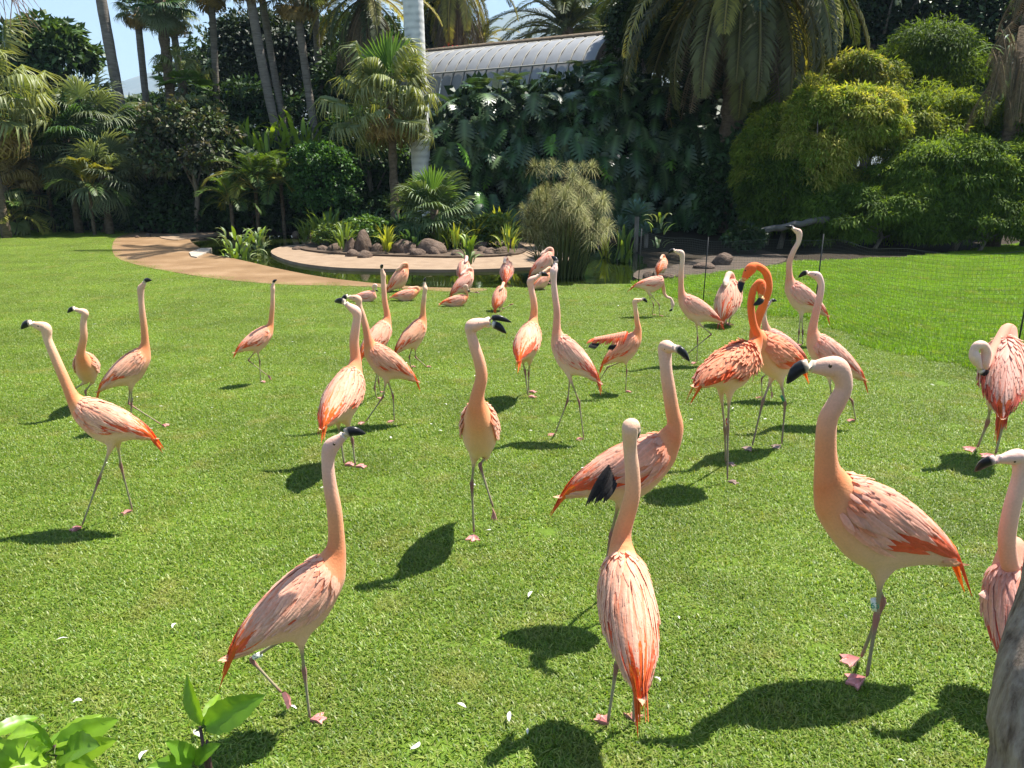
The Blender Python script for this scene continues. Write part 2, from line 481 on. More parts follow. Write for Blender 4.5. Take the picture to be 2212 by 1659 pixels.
# ---------------------------------------------------------------- greenhouse roof behind the leaf wall
A = at(905, 118, 36.0); B = at(1345, 74, 31.2); B[2] = A[2]
ax = nrm(B-A); L_ = np.linalg.norm(B-A); outw = nrm(np.cross(ax, (0, 0, 1)))
if outw[1] > 0: outw = -outw
g = thing('greenhouse', 'long grey barrel roofed greenhouse rising behind the wall of split leaves', 'greenhouse', (*((A+B)/2)[:2], 0))
RAD = 2.5
def arc(s, a, r=RAD): return A + ax*s + outw*math.sin(a)*r*1.15 + np.array([0, 0, (math.cos(a)-1)*r])
m, t, o = new_mat('greenhouse_film')
b = N(t, 'ShaderNodeBsdfPrincipled', Roughness=0.5); b.inputs['Specular IOR Level'].default_value = 0.5
tc = N(t, 'ShaderNodeTexCoord'); no = N(t, 'ShaderNodeTexNoise', Scale=0.9, Detail=5.0); t.links.new(tc.outputs['Object'], no.inputs['Vector'])
c = ramp(t, no.outputs[0], [(0.3, (0.19, 0.195, 0.205)), (0.7, (0.28, 0.285, 0.295))]); t.links.new(c, b.inputs['Base Color']); t.links.new(b.outputs[0], o.inputs[0])
M_film = m
M_rib = flat_mat('rib_metal', (0.25, 0.24, 0.21), 0.6)
nb = 19
for k in range(nb):
    s0, s1 = L_*k/nb+0.02, L_*(k+1)/nb-0.02
    V = []; na = 12
    for i in range(na+1):
        a_ = R(-90+190*i/na)
        V += [arc(s0, a_, RAD*0.985), arc((s0+s1)/2, a_, RAD*(1.0 + 0.006*math.sin(i))), arc(s1, a_, RAD*0.985)]
    Fc = np.array([(i*3+j, i*3+j+1, i*3+j+4, i*3+j+3) for i in range(na) for j in range(2)])
    part('roof_panel', V, Fc, M_film, g)
for k in range(nb+1):
    q = MB(); q.tube([arc(L_*k/nb, R(-90+190*i/14), RAD*1.01) for i in range(15)], 0.028, (0.5, 0.5, 0.5), 5); q.build('rib', M_rib, g)
q = MB(); q.tube([arc(L_*k/6, R(0), RAD*1.0)+np.array([0, 0, 0.03]) for k in range(7)], 0.17, (0.3, 0.2, 0.1), 6); q.build('ridge_beam', M_rough_bark, g)
q = MB(); q.tube([arc(L_*k/6, R(58), RAD*1.015) for k in range(7)], 0.035, (0.3, 0.2, 0.1), 5); q.build('purlin', M_rib, g)
q = MB(); c0 = (A+B)/2; q.box((c0[0], c0[1], (A[2]-RAD-0.2)/2), (L_/2, RAD*0.9, (A[2]-RAD-0.2)/2-0.01), (0.3, 0.3, 0.3), ax, outw); q.build('wall', M_film, g, False)

# ---------------------------------------------------------------- grass, individual blades
m, t, o = new_mat('grass_blades')
L = t.links.new
a = N(t, 'ShaderNodeAttribute', attribute_name='col'); geo = N(t, 'ShaderNodeNewGeometry')
n1 = N(t, 'ShaderNodeTexNoise', Scale=0.9, Detail=4.0, Roughness=0.6); L(geo.outputs['Position'], n1.inputs['Vector'])
n2 = N(t, 'ShaderNodeTexNoise', Scale=2.6, Detail=4.0, Roughness=0.65); L(geo.outputs['Position'], n2.inputs['Vector'])
mr = N(t, 'ShaderNodeMapRange'); L(n1.outputs[0], mr.inputs[0]); mr.inputs[1].default_value = 0.3; mr.inputs[2].default_value = 0.7; mr.inputs[3].default_value = 0.8; mr.inputs[4].default_value = 1.2
sc = N(t, 'ShaderNodeVectorMath', operation='SCALE'); L(a.outputs['Color'], sc.inputs[0]); L(mr.outputs[0], sc.inputs['Scale'])
dr = N(t, 'ShaderNodeMapRange'); L(n2.outputs[0], dr.inputs[0]); dr.inputs[1].default_value = 0.54; dr.inputs[2].default_value = 0.72; dr.inputs[3].default_value = 0.0; dr.inputs[4].default_value = 0.55
mx = N(t, 'ShaderNodeMixRGB'); L(dr.outputs[0], mx.inputs[0]); L(sc.outputs[0], mx.inputs[1]); mx.inputs[2].default_value = (0.34, 0.31, 0.09, 1)
b = N(t, 'ShaderNodeBsdfPrincipled', Roughness=0.45); b.inputs['Specular IOR Level'].default_value = 0.4; L(mx.outputs[0], b.inputs['Base Color'])
m3 = N(t, 'ShaderNodeVectorMath', operation='MULTIPLY'); L(mx.outputs[0], m3.inputs[0]); m3.inputs[1].default_value = (1.3, 1.3, 0.5)
tr = N(t, 'ShaderNodeBsdfTranslucent'); L(m3.outputs[0], tr.inputs[0])
ms = N(t, 'ShaderNodeMixShader'); ms.inputs[0].default_value = 0.4; L(b.outputs[0], ms.inputs[1]); L(tr.outputs[0], ms.inputs[2]); L(ms.outputs[0], o.inputs[0])
M_blades = m

def blade_patch(n, size, ln, wd, tilt, pal):
    """a patch of n short bent blades"""
    V, Fc, C = [], [], []
    p = (rng.random((n, 2))-0.5)*size
    az = rng.random(n)*2*math.pi; ti = np.abs(rng.normal(tilt, 0.35, n)); l = ln*(0.55+0.9*rng.random(n)); w = wd*(0.7+0.6*rng.random(n))
    ci = rng.integers(0, len(pal), n)
    for i in range(n):
        d = np.array([math.cos(az[i]), math.sin(az[i])]); s = np.array([-d[1], d[0]])
        b0 = p[i]; t1 = min(ti[i], 1.45); t2 = min(t1+0.55, 1.75)
        h1 = l[i]*0.5*math.cos(t1); r1 = l[i]*0.5*math.sin(t1); h2 = h1+l[i]*0.5*math.cos(t2); r2 = r1+l[i]*0.5*math.sin(t2)
        k = len(V); ww = s*w[i]/2
        V += [(*(b0-ww), 0), (*(b0+ww), 0), (*(b0+d*r1+ww*0.9), h1), (*(b0+d*r1-ww*0.9), h1), (*(b0+d*r2), max(h2, 0.004))]
        Fc += [(k, k+1, k+2, k+3), (k+3, k+2, k+4)]
        c = np.array(pal[ci[i]])*(0.8+0.4*rng.random())
        C += [c]*5
    return V, Fc, C

def grass(name, seeds, patches, sclz=1.0):
    V, Fc, C, kind, rot, scl = [], [], [], [], [], []
    for k, (pv_, pf, pc_) in enumerate(patches):
        n0 = len(V)
        V += list(pv_); Fc += [tuple(i+n0 for i in f) for f in pf]; C += pc_; kind += [k+1]*len(pv_)
    n0 = len(V)
    V += [tuple(s) for s in seeds]
    C += [(0, 0, 0)]*len(seeds); kind += [0]*len(seeds)
    nv = len(V)
    me = mesh_data(name, V, Fc, M_blades, C)
    for nm, arr in (('kind', kind), ('variant', np.concatenate([np.zeros(n0), rng.integers(1, len(patches)+1, len(seeds))])),
                    ('turn', rng.random(nv)*2*math.pi), ('size', 0.85+0.35*rng.random(nv))):
        at_ = me.attributes.new(nm, 'FLOAT', 'POINT'); at_.data.foreach_set('value', np.asarray(arr, np.float32))
    o = obj(name, me)
    tree = bpy.data.node_groups.new(name, 'GeometryNodeTree')
    tree.interface.new_socket('Geometry', in_out='INPUT', socket_type='NodeSocketGeometry')
    tree.interface.new_socket('Geometry', in_out='OUTPUT', socket_type='NodeSocketGeometry')
    nn, lk = tree.nodes, tree.links.new
    gi, go = nn.new('NodeGroupInput'), nn.new('NodeGroupOutput')
    def attr(nm):
        x = nn.new('GeometryNodeInputNamedAttribute'); x.data_type = 'FLOAT'; x.inputs['Name'].default_value = nm; return x.outputs[0]
    def eq(s, val):
        x = nn.new('FunctionNodeCompare'); x.data_type = 'FLOAT'; x.operation = 'EQUAL'
        lk(s, x.inputs[0]); x.inputs[1].default_value = val; x.inputs['Epsilon'].default_value = 0.1; return x.outputs[0]
    kd, vr = attr('kind'), attr('variant')
    def sep(val):
        x = nn.new('GeometryNodeSeparateGeometry'); x.domain = 'POINT'
        lk(gi.outputs[0], x.inputs[0]); lk(eq(kd, val), x.inputs[1]); return x.outputs[0]
    mp = nn.new('GeometryNodeMeshToPoints'); lk(sep(0), mp.inputs[0])
    cx = nn.new('ShaderNodeCombineXYZ'); lk(attr('turn'), cx.inputs[2])
    cs = nn.new('ShaderNodeCombineXYZ'); sz = attr('size')
    for i in range(3): lk(sz, cs.inputs[i])
    jn = nn.new('GeometryNodeJoinGeometry')
    for k in range(len(patches)):
        ip = nn.new('GeometryNodeInstanceOnPoints')
        lk(mp.outputs[0], ip.inputs['Points']); lk(eq(vr, k+1), ip.inputs['Selection']); lk(sep(k+1), ip.inputs['Instance'])
        lk(cx.outputs[0], ip.inputs['Rotation']); lk(cs.outputs[0], ip.inputs['Scale']); lk(ip.outputs[0], jn.inputs[0])
    lk(jn.outputs[0], go.inputs[0])
    md = o.modifiers.new('blades', 'NODES'); md.node_group = tree
    tag(o, kind='stuff')
    return o

FENCE_PX = [(1378, 624), (1518, 657), (1757, 690), (1890, 747), (1975, 771), (2091, 791), (2187, 806), (2420, 850)]
FENCE = np.array([ground(u, v) for u, v in FENCE_PX])
yy = np.arange(1.1, 33.5, 0.27); sx_ = []
for y in yy:
    w = (0.5*2212+260)/F*(y*CP+HC*SP)
    xs = np.arange(-w, w, 0.27); sx_.append(np.column_stack([xs, np.full(len(xs), y)]))
sd = np.concatenate(sx_); sd += (rng.random(sd.shape)-0.5)*0.2
sd = sd[poly_mask(sd, LAWN) > 0.08]
beyond = np.vstack([FENCE[:, :2], [[40, FENCE[-1, 1]], [40, 60], [FENCE[0, 0], 60]]])
bm_ = poly_mask(sd, beyond) > 0
pal1 = [(0.14, 0.24, 0.02), (0.185, 0.275, 0.028), (0.23, 0.305, 0.044), (0.285, 0.33, 0.08), (0.10, 0.185, 0.017)]
pal2 = [(0.15, 0.285, 0.008), (0.19, 0.32, 0.01), (0.12, 0.25, 0.008), (0.235, 0.345, 0.016)]
s1 = sd[~bm_]; s2 = sd[bm_]
grass('lawn_grass', np.column_stack([s1, np.zeros(len(s1))]), [blade_patch(2100, 0.42, 0.0225, 0.0043, 0.9, pal1) for _ in range(4)])
grass('long_grass', np.column_stack([s2, np.zeros(len(s2))]), [blade_patch(950, 0.42, 0.062, 0.0055, 0.45, pal2) for _ in range(4)])
# ================================================================ PLANTS
UP = np.array([0, 0, 1.0])
Gd, Gm, Gl, Gy = (0.035, 0.075, 0.022), (0.055, 0.115, 0.028), (0.10, 0.19, 0.035), (0.22, 0.25, 0.045)

def fan_leaf(nseg=30, spread=250, split=0.55, droop=0.6, tip=1.2, pet=0.8, col=Gm, tipcol=None, width=1.0):
    """pleated fan: origin at the petiole's foot, y outward, z up; blade radius 1"""
    b = MB()
    tipcol = tipcol or tuple(min(1, c*1.5) for c in col)
    b.tube([(0, pet*k/3, -0.06*math.sin(k/3*3.1)) for k in range(4)], [0.022, 0.018, 0.015, 0.012], (col[0]*1.6, col[1]*1.3, col[2]), 4, False)
    dth = R(spread)/nseg
    for i in range(nseg):
        th = -R(spread)/2+(i+0.5)*dth+random.uniform(-.3, .3)*dth
        ln = 0.8+0.2*math.cos(th*0.6)+random.uniform(-.06, .06)
        rs = [0.03, 0.3, split, 0.78, 1.0]
        pos, ang, pr, pz, last = [], 0.25*math.cos(th)+0.1, 0.0, 0.0, 0.0
        dr_ = droop*random.uniform(0.7, 1.3); tp = tip*random.uniform(0.5, 1.4)
        for r_ in rs:
            dl = (r_-last)*ln; last = r_
            an = ang-dr_*r_*r_-(tp*max(0, r_-split)/(1-split) if r_ > split else 0)
            pr += dl*math.cos(an); pz += dl*math.sin(an); pos.append((pr, pz))
        V, C = [], []
        for k, (pr, pz) in enumerate(pos):
            hw = dth*0.5*min(pr, split*ln)*1.02*width*(1 if rs[k] <= split else max(0.05, (1-rs[k])/(1-split)*0.75+0.06))
            cx, cy = math.sin(th)*pr, pet+math.cos(th)*pr
            tx, ty = math.cos(th), -math.sin(th)
            V += [(cx-tx*hw, cy-ty*hw, pz), (cx, cy, pz-hw*0.75), (cx+tx*hw, cy+ty*hw, pz)]
            f = rs[k]; c = np.array(col)*(1-f)+np.array(tipcol)*f
            C += [c*0.85, c*1.1, c]
        Fc = [(k*3+j, k*3+j+1, k*3+j+4, k*3+j+3) for k in range(len(rs)-1) for j in range(2)]
        b.add(V, Fc, np.array(C))
    return b

def pinnate(Ln=1.0, n=46, arch=1.3, lf=0.17, vee=0.5, col=Gm, rcol=(0.16, 0.17, 0.05), start=0.12, lw=0.022, hang=0.2):
    """feather frond: origin at its foot, y outward, z up, length about 1"""
    b = MB(); P, an = [], 0.0; p = np.zeros(2)
    K = 14; pts = [p.copy()]
    for k in range(K):
        a_ = 0.35-arch*((k+0.5)/K)**1.2
        p = p+np.array([math.cos(a_), math.sin(a_)])*Ln/K; pts.append(p.copy())
    pts = np.array(pts); R3 = np.column_stack([np.zeros(K+1), pts])
    b.tube(R3, np.linspace(0.014, 0.004, K+1)*Ln, rcol, 4, False)
    V, Fc, C = [], [], []
    for i in range(n):
        f = start+(1-start)*i/(n-1)
        x = f*K; k0 = min(int(x), K-1); q = R3[k0]+(R3[k0+1]-R3[k0])*(x-k0); tg = nrm(R3[k0+1]-R3[k0]); nu = np.array([0, -tg[2], tg[1]])
        l = lf*Ln*(math.sin(math.pi*min(1, 0.15+0.85*f))**0.5*0.95+0.12)*random.uniform(.85, 1.15)
        for s in (-1, 1):
            d = nrm(np.array([s, 0, 0])*0.95+tg*(0.45+0.5*f)+nu*(vee*random.uniform(.5, 1.2)-0.2)); w = nrm(np.cross(d, nu))*lw*Ln
            k = len(V)
            mid = q+d*l*0.5+nu*0.01*Ln; e = q+d*l+np.array([0, 0, -hang*l])
            V += [q, mid-w, e, mid+w]
            Fc += [(k, k+1, k+2, k+3)]
            c = np.array(col)*random.uniform(.75, 1.3); C += [c*0.9, c, c*1.15, c]
    b.add(V, Fc, np.array(C))
    return b

def monstera_leaf(col=(0.022, 0.06, 0.026)):
    V, Fc, C = [], [], []
    K = 8
    def Wd(y): return 0.42*math.sin(math.pi*min(1, (y*0.93+0.12)))**0.62
    def zc(x, y): return -0.35*y*y-0.55*x*x-0.02
    for s in (-1, 1):
        for k in range(K):
            y0, y1 = -0.1+1.08*k/K, -0.1+1.08*(k+1)/K
            ym = (y0+y1)/2; w = Wd(max(0.02, ym)); fw = 0.05+0.14*max(0, ym)
            iw = w*(0.35 if 0 < k < K-1 else 0.7); g = (y1-y0)*0.16
            pts = [(0, y0), (0, y1), (iw, y1+fw*.35), (iw, y0+fw*.35), (w*0.75, y1-g+fw*.8), (w*0.75, y0+g+fw*.8), (w, y1-g*1.9+fw*1.1), (w*0.97, y0+g*1.6+fw*1.1)]
            n0 = len(V)
            for (x, y) in pts:
                V.append((s*x, y, zc(x, y)+0.05*(x/0.4)*0.6)); C.append(np.array(col)*(1.9 if x == 0 else 1.0))
            f = [(0, 1, 2, 3), (3, 2, 4, 5), (5, 4, 6, 7)]
            Fc += [tuple(n0+i for i in (q if s < 0 else q[::-1])) for q in f]
    b = MB(); b.add(V, Fc, np.array(C))
    b.tube([(0, -0.02, -0.02), (0, -0.25, -0.12), (0, -0.4, -0.35)], 0.012, (0.05, 0.1, 0.03), 4, False)
    return b

def strap_leaf(Ln=1.0, w=0.07, bend=1.0, col=Gl, n=5, fold=0.3, lift=1.25):
    """a broad pointed leaf, y outward and z up, folded along its rib"""
    V, C = [], []; p = np.zeros(2)
    for k in range(n+1):
        f = k/n
        hw = w*math.sin(math.pi*(0.12+0.88*f))**0.8 if k < n else 0.003
        V += [(-hw, p[0], p[1]+hw*fold), (0, p[0], p[1]), (hw, p[0], p[1]+hw*fold)]
        c = np.array(col)*(0.9+0.25*f); C += [c, c*1.15, c]
        a_ = lift-bend*f; p = p+np.array([math.cos(a_), math.sin(a_)])*Ln/n
    b = MB(); b.add(V, [(k*3+j, k*3+j+1, k*3+j+4, k*3+j+3) for k in range(n) for j in range(2)], np.array(C))
    return b

LEAF4 = (np.array([(0, 0, 0), (0.5, 0.45, 0.10), (0, 1, -0.12), (-0.5, 0.45, 0.10)]), np.array([(0, 1, 2, 3)]))
def leaf_t(w):
    V = LEAF4[0].copy(); V[:, 0] *= w; return V, LEAF4[1]

def clump_points(c, r, n, clumps, csize, squash=1.0, bottom=-0.55, fill=0.35):
    """leaf positions on bumpy clumps that make up an uneven crown; and outward directions"""
    d = rng.normal(size=(clumps, 3)); d /= np.linalg.norm(d, axis=1)[:, None]
    d[:, 2] = np.where(d[:, 2] < bottom, -d[:, 2], d[:, 2])
    rad = fill+(1-fill)*rng.random(clumps)**0.4
    cc = np.asarray(c)+d*rad[:, None]*np.asarray(r)*(1-csize*0.4)
    k = rng.integers(0, clumps, n)
    q = rng.normal(size=(n, 3)); q /= np.linalg.norm(q, axis=1)[:, None]
    q[:, 2] = np.where(rng.random(n) < 0.6, np.abs(q[:, 2]), q[:, 2])
    cs = csize*(0.6+0.7*rng.random(clumps))
    P = cc[k]+q*(cs[k]*(0.55+0.45*rng.random(n)**0.5))[:, None]*np.asarray(r)*np.array([1, 1, squash])
    ot = nrm_rows(q+0.5*nrm_rows(P-np.asarray(c)))
    return P, ot, k

def nrm_rows(a): return a/(np.linalg.norm(a, axis=1)[:, None]+1e-9)

def bush(name, label, cat, c, r, n, size, w=0.45, cols=(Gd, Gm), mat=None, clumps=40, csize=0.35, droop=0.2, group=None, trunk=True, base=None, flat=0.0, spreadv=0.7):
    """a shrub or tree: crown of single leaves, trunk with limbs"""
    c = np.asarray(c, float); r = np.asarray(r, float)
    root = thing(name, label, cat, (c[0], c[1], 0.0), group)
    P, ot, k = clump_points(c, r, n, clumps, csize)
    keep = P[:, 2] > 0.08
    P, ot, k = P[keep], ot[keep], k[keep]; n = len(P)
    D = ot*(1-droop)+rng.normal(size=(n, 3))*spreadv*0.6+np.array([0, 0, -droop*1.6])
    X, Yv, Z = frames(D, ot+rng.normal(size=(n, 3))*0.5+UP*0.6)
    cols = np.asarray(cols); ci = rng.integers(0, len(cols), clumps)[k]
    mixc = np.where(rng.random(n) < 0.7, ci, rng.integers(0, len(cols), n))
    C = cols[mixc]*(0.75+0.5*rng.random(n))[:, None]
    tV, tF = leaf_t(w)
    V, Fc, Cv = scatter(tV, tF, P, X, Yv, Z, size*(0.65+0.7*rng.random(n)), C)
    part('crown', V, Fc, mat or M_leaf, root, Cv, False)
    if trunk:
        q = MB(); tr = max(0.05, 0.05*r[2]); top = c[2]+r[2]*0.2
        q.tube([(c[0], c[1], -0.1), (c[0]+0.1*r[0], c[1], top*0.4), (c[0], c[1], top)], [tr*1.3, tr, tr*0.5], (0.2, 0.15, 0.1), 8)
        for i in range(6):
            a_ = i*1.05+random.random()*0.5; s = np.array([c[0]+0.05*r[0], c[1], top*(0.3+0.1*i)])
            e = c+np.array([math.cos(a_)*r[0]*0.7, math.sin(a_)*r[1]*0.7, r[2]*(0.0+0.12*i)])
            q.tube([s, (s+e)/2+np.array([0, 0, 0.08*r[2]]), e], [tr*0.5, tr*0.35, tr*0.12], (0.2, 0.15, 0.1), 5)
        q.build('trunk', M_bark, root)
    return root

def pbush(name, label, cat, u, v, ru, rv, Y, n, size_px, depth=0.8, **kw):
    """bush() sized from its place in the view"""
    p = at(u, v, Y); s = 1/ppm(Y, p[2])
    rx, rz = ru*s, rv*s
    return bush(name, label, cat, p, (rx, rx*depth, rz), n, size_px*s, **kw)

# shared fan leaves
def fm(name, mat=M_leaf, **kw): return fan_leaf(**kw).data(name, mat)
FAN_DARK = [fm('fan_leaf', col=(0.045, 0.095, 0.03), droop=0.5, tip=0.9) for _ in range(2)]
FAN_PALE = [fm('fan_leaf', col=(0.12, 0.17, 0.05), tipcol=(0.27, 0.28, 0.12), droop=0.6, tip=2.3, split=0.42, pet=p_) for p_ in (0.75, 1.0, 1.25)]
FAN_FRESH = [fm('fan_leaf', col=(0.09, 0.19, 0.03), tipcol=(0.14, 0.25, 0.05), droop=0.15, tip=0.25, split=0.7, pet=0.6, spread=200) for _ in range(2)]
FAN_GREY = [fm('fan_leaf', col=(0.085, 0.13, 0.06), tipcol=(0.17, 0.2, 0.11), droop=0.5, tip=1.0, nseg=34, split=0.5) for _ in range(2)]
FAN_DRY = [fm('fan_leaf', M_dry, col=(0.2, 0.15, 0.06), tipcol=(0.34, 0.26, 0.11), droop=0.7, tip=2.0, pet=0.6, spread=170) for _ in range(2)]

def fan_palm(label, pos, h, tr, Rl, n, sets, emin=-50, emax=80, group=None, tmat=None, lean=(0, 0), trunk=True, cat='palm tree', rough=False, az0=0.0, az_range=None, name='fan_palm'):
    pos = np.asarray(pos, float)
    root = thing(name, label, cat, pos, group)
    top = pos+np.array([lean[0], lean[1], h])
    if trunk:
        q = MB(); K = max(6, int(h/0.35)) if rough else max(6, int(h/0.5))
        P = [pos+(top-pos)*k/K+np.array([lean[0], lean[1], 0])*0.12*math.sin(math.pi*k/K) for k in range(K+1)]
        P[0] = P[0]-np.array([0, 0, 0.2])
        rr = [tr*(1.25-0.3*min(1, k/K*3))*(1+(0.13 if rough else 0.025)*(1 if k % 2 else -1)) for k in range(K+1)]
        q.tube(P, rr, (0.2, 0.17, 0.14), 12)
        q.build('trunk', tmat or M_palm_bark, root)
    for i in range(n):
        f = (i+0.5)/n; el = R(emax+(emin-emax)*f**0.85+random.uniform(-8, 8)); az = az0+i*2.39996+random.uniform(-.2, .2)
        if az_range: az = az_range[0]+(az_range[1]-az_range[0])*((i*0.618) % 1)
        d = np.array([math.cos(az)*math.cos(el), math.sin(az)*math.cos(el), math.sin(el)])
        lst = sets[min(len(sets)-1, int(f*len(sets)))]
        x, y, z = axes(d, UP if abs(el) < R(70) else np.array([-math.cos(az), -math.sin(az), 0.2]))
        rl = random.uniform(-.35, .35); x, z = x*math.cos(rl)+z*math.sin(rl), z*math.cos(rl)-x*math.sin(rl)
        place('frond', random.choice(lst), root, top-np.array([0, 0, 0.25*f*Rl]), x, y, z, Rl*random.uniform(.85, 1.12))
    return root

def pinnate_palm(label, pos, h, tr, Ln, n, sets, emin=-60, emax=75, group=None, cat='palm tree', tmat=None, lean=(0, 0), trunk=True, name='feather_palm', az_range=None, skirt=None, spread=0.0):
    pos = np.asarray(pos, float)
    root = thing(name, label, cat, pos, group)
    top = pos+np.array([lean[0], lean[1], h])
    if trunk:
        q = MB(); K = max(5, int(h/0.3))
        q.tube([pos+(top-pos)*k/K-np.array([0, 0, 0.2 if k == 0 else 0]) for k in range(K+1)], [tr*(1+(0.12 if k % 2 else -0.08)) for k in range(K+1)], (0.2, 0.15, 0.1), 12)
        q.build('trunk', tmat or M_rough_bark, root)
    for i in range(n):
        f = (i+0.5)/n; el = R(emax+(emin-emax)*f+random.uniform(-8, 8)); az = i*2.39996+random.uniform(-.25, .25)
        if az_range: az = az_range[0]+(az_range[1]-az_range[0])*((i*0.618) % 1)
        d = np.array([math.cos(az)*math.cos(el), math.sin(az)*math.cos(el), math.sin(el)])
        x, y, z = axes(d, UP if abs(el) < R(70) else np.array([-math.cos(az), -math.sin(az), 0.2]))
        lst = sets[min(len(sets)-1, int(f*len(sets)))]
        off = np.array([math.cos(az), math.sin(az), 0])*spread*random.random()
        place('frond', random.choice(lst), root, top+off-np.array([0, 0, f*tr]), x, y, z, Ln*random.uniform(.85, 1.1))
    if skirt:
        for i in range(skirt[0]):
            az = i*2.39996; d = nrm(np.array([math.cos(az)*0.28, math.sin(az)*0.28, -1.0]))
            x, y, z = axes(d, np.array([math.cos(az), math.sin(az), 0.0]))
            o_ = place('dry_frond', random.choice(PIN_DRY), root, top-np.array([0, 0, 0.2+skirt[1]*random.random()])+np.array([math.cos(az), math.sin(az), 0])*tr, x, y, z, Ln*random.uniform(.6, .85))
    return root

PIN_PHX = [pinnate(n=60, arch=1.5, lf=0.13, vee=0.45, col=(0.05, 0.07, 0.024), lw=0.007).data('palm_frond', M_leaf) for _ in range(3)]
PIN_OLV = [pinnate(n=64, arch=1.35, lf=0.12, vee=0.35, col=(0.10, 0.105, 0.035), rcol=(0.2, 0.17, 0.06), lw=0.007).data('palm_frond', M_leaf) for _ in range(2)]
PIN_YEL = [pinnate(n=56, arch=1.5, lf=0.13, vee=0.4, col=(0.24, 0.22, 0.045), rcol=(0.35, 0.28, 0.08), lw=0.007).data('palm_frond', M_leaf) for _ in range(2)]
PIN_DRY = [pinnate(n=44, arch=0.5, lf=0.10, vee=0.2, col=(0.15, 0.115, 0.075), rcol=(0.22, 0.16, 0.1), lw=0.006, hang=0.7).data('dry_palm_frond', M_dry) for _ in range(2)]
PIN_ARE = [pinnate(n=26, arch=1.9, lf=0.26, vee=0.5, col=(0.075, 0.13, 0.025), rcol=(0.2, 0.2, 0.05), lw=0.018, start=0.25).data('cane_palm_frond', M_leaf) for _ in range(2)]
PIN_ARY = [pinnate(n=24, arch=1.9, lf=0.26, vee=0.5, col=(0.2, 0.2, 0.035), rcol=(0.3, 0.25, 0.06), lw=0.018, start=0.25).data('cane_palm_frond', M_leaf) for _ in range(2)]

def base(u, Y): return np.array([gx(u, Y, 0), Y, 0.0])

# ---- tall palms on the left
TP = 'tall grey palm trunks behind the left hedge'
def tall(u0, v0, u1, v1, wpx, Y, vcrown, label, rough=False, crown=True, nf=30, Rl=1.15, mat=None, sets=None):
    a0, a1 = at(u0, v0, Y), at(u1, v1, Y)
    sl_ = (a0-a1)/(a0[2]-a1[2])
    b0 = a1-sl_*a1[2]
    zt = at(u0, vcrown, Y)[2]
    dx = sl_[0]*zt
    return fan_palm(label, (b0[0], Y, 0), zt, wpx/2/ppm(Y, 3), Rl if crown else 0.9, nf if crown else 14, sets or [FAN_FRESH, FAN_GREY, FAN_GREY, FAN_DRY], emin=-75, group=TP, lean=(dx, 0), rough=rough, tmat=mat, name='tall_palm')
tall(213, -60, 266, 235, 23, 30, -330, 'tall dark leaning palm trunk alone against the sky, leftmost of the row')
tall(297, 40, 316, 235, 15, 33, 15, 'slim palm with a small hanging fan crown against open sky', nf=30, Rl=0.62)
tall(345, 0, 376, 260, 22, 31, -8, 'rough shaggy barked palm with a dark drooping fan crown', rough=True, nf=34, Rl=0.8, mat=M_rough_bark, sets=[FAN_DARK, FAN_DARK, FAN_GREY])
tall(372, 40, 402, 240, 15, 34, 22, 'thin palm tucked close right of the rough barked one', nf=30, Rl=0.72)
tall(455, -20, 465, 235, 14, 32, -45, 'straight upright thin palm trunk before the dark dense tree', nf=24, Rl=0.8)
tall(541, -20, 614, 320, 20, 30, -75, 'thicker leaning grey palm trunk, left one of a crossing pair', nf=28, Rl=0.85)
tall(566, -20, 634, 330, 15, 32, -80, 'thinner leaning palm trunk close right of the thicker leaning one', nf=24, Rl=0.8)
tall(641, 0, 690, 310, 17, 31, -30, 'leaning palm trunk with dry hanging fronds left of the fan palm', nf=26, Rl=0.9)
tall(678, -10, 699, 290, 15, 33, -45, 'pale slim palm trunk nearest the big drooping fan palm', nf=24, Rl=0.8)

# ---- the pale smooth royal palm
Y = 25.5
a0, a1 = at(892, 0, Y), at(911, 380, Y)
sl_ = (a0-a1)/(a0[2]-a1[2]); b0 = a1-sl_*a1[2]
m, t, o = new_mat('pale_ringed_bark')
tc = N(t, 'ShaderNodeTexCoord'); sp = N(t, 'ShaderNodeSeparateXYZ'); t.links.new(tc.outputs['Object'], sp.inputs[0])
wv = N(t, 'ShaderNodeTexWave', Scale=1.6, Distortion=2.5, Detail=3.0); wv.bands_direction = 'Z'; t.links.new(tc.outputs['Object'], wv.inputs['Vector'])
no = N(t, 'ShaderNodeTexNoise', Scale=3.0, Detail=6.0); t.links.new(tc.outputs['Object'], no.inputs['Vector'])
ad = N(t, 'ShaderNodeMath', operation='MULTIPLY_ADD'); t.links.new(wv.outputs[1], ad.inputs[0]); ad.inputs[1].default_value = 0.3; t.links.new(no.outputs[0], ad.inputs[2])
c = ramp(t, ad.outputs[0], [(0.35, (0.42, 0.42, 0.41)), (0.6, (0.60, 0.60, 0.59)), (0.9, (0.72, 0.71, 0.69))])
b = N(t, 'ShaderNodeBsdfPrincipled', Roughness=0.7); t.links.new(c, b.inputs['Base Color'])
bp = N(t, 'ShaderNodeBump', Strength=0.3, Distance=0.03); t.links.new(ad.outputs[0], bp.inputs['Height']); t.links.new(bp.outputs[0], b.inputs['Normal']); t.links.new(b.outputs[0], o.inputs[0])
h = 13.0
rp_ = thing('royal_palm', 'thick smooth pale grey palm trunk rising behind the fan palm', 'palm tree', (b0[0], Y, 0))
q = MB(); top = np.array([b0[0]+sl_[0]*h, Y, h])
K = 26; q.tube([np.array([b0[0], Y, -0.2])+(top-np.array([b0[0], Y, -0.2]))*k/K for k in range(K+1)], [0.31*(1.0-0.1*abs(k/K-0.55))*(1.012 if k % 2 else 1) for k in range(K+1)], (0.5, 0.5, 0.5), 20)
q.build('trunk', m, rp_)
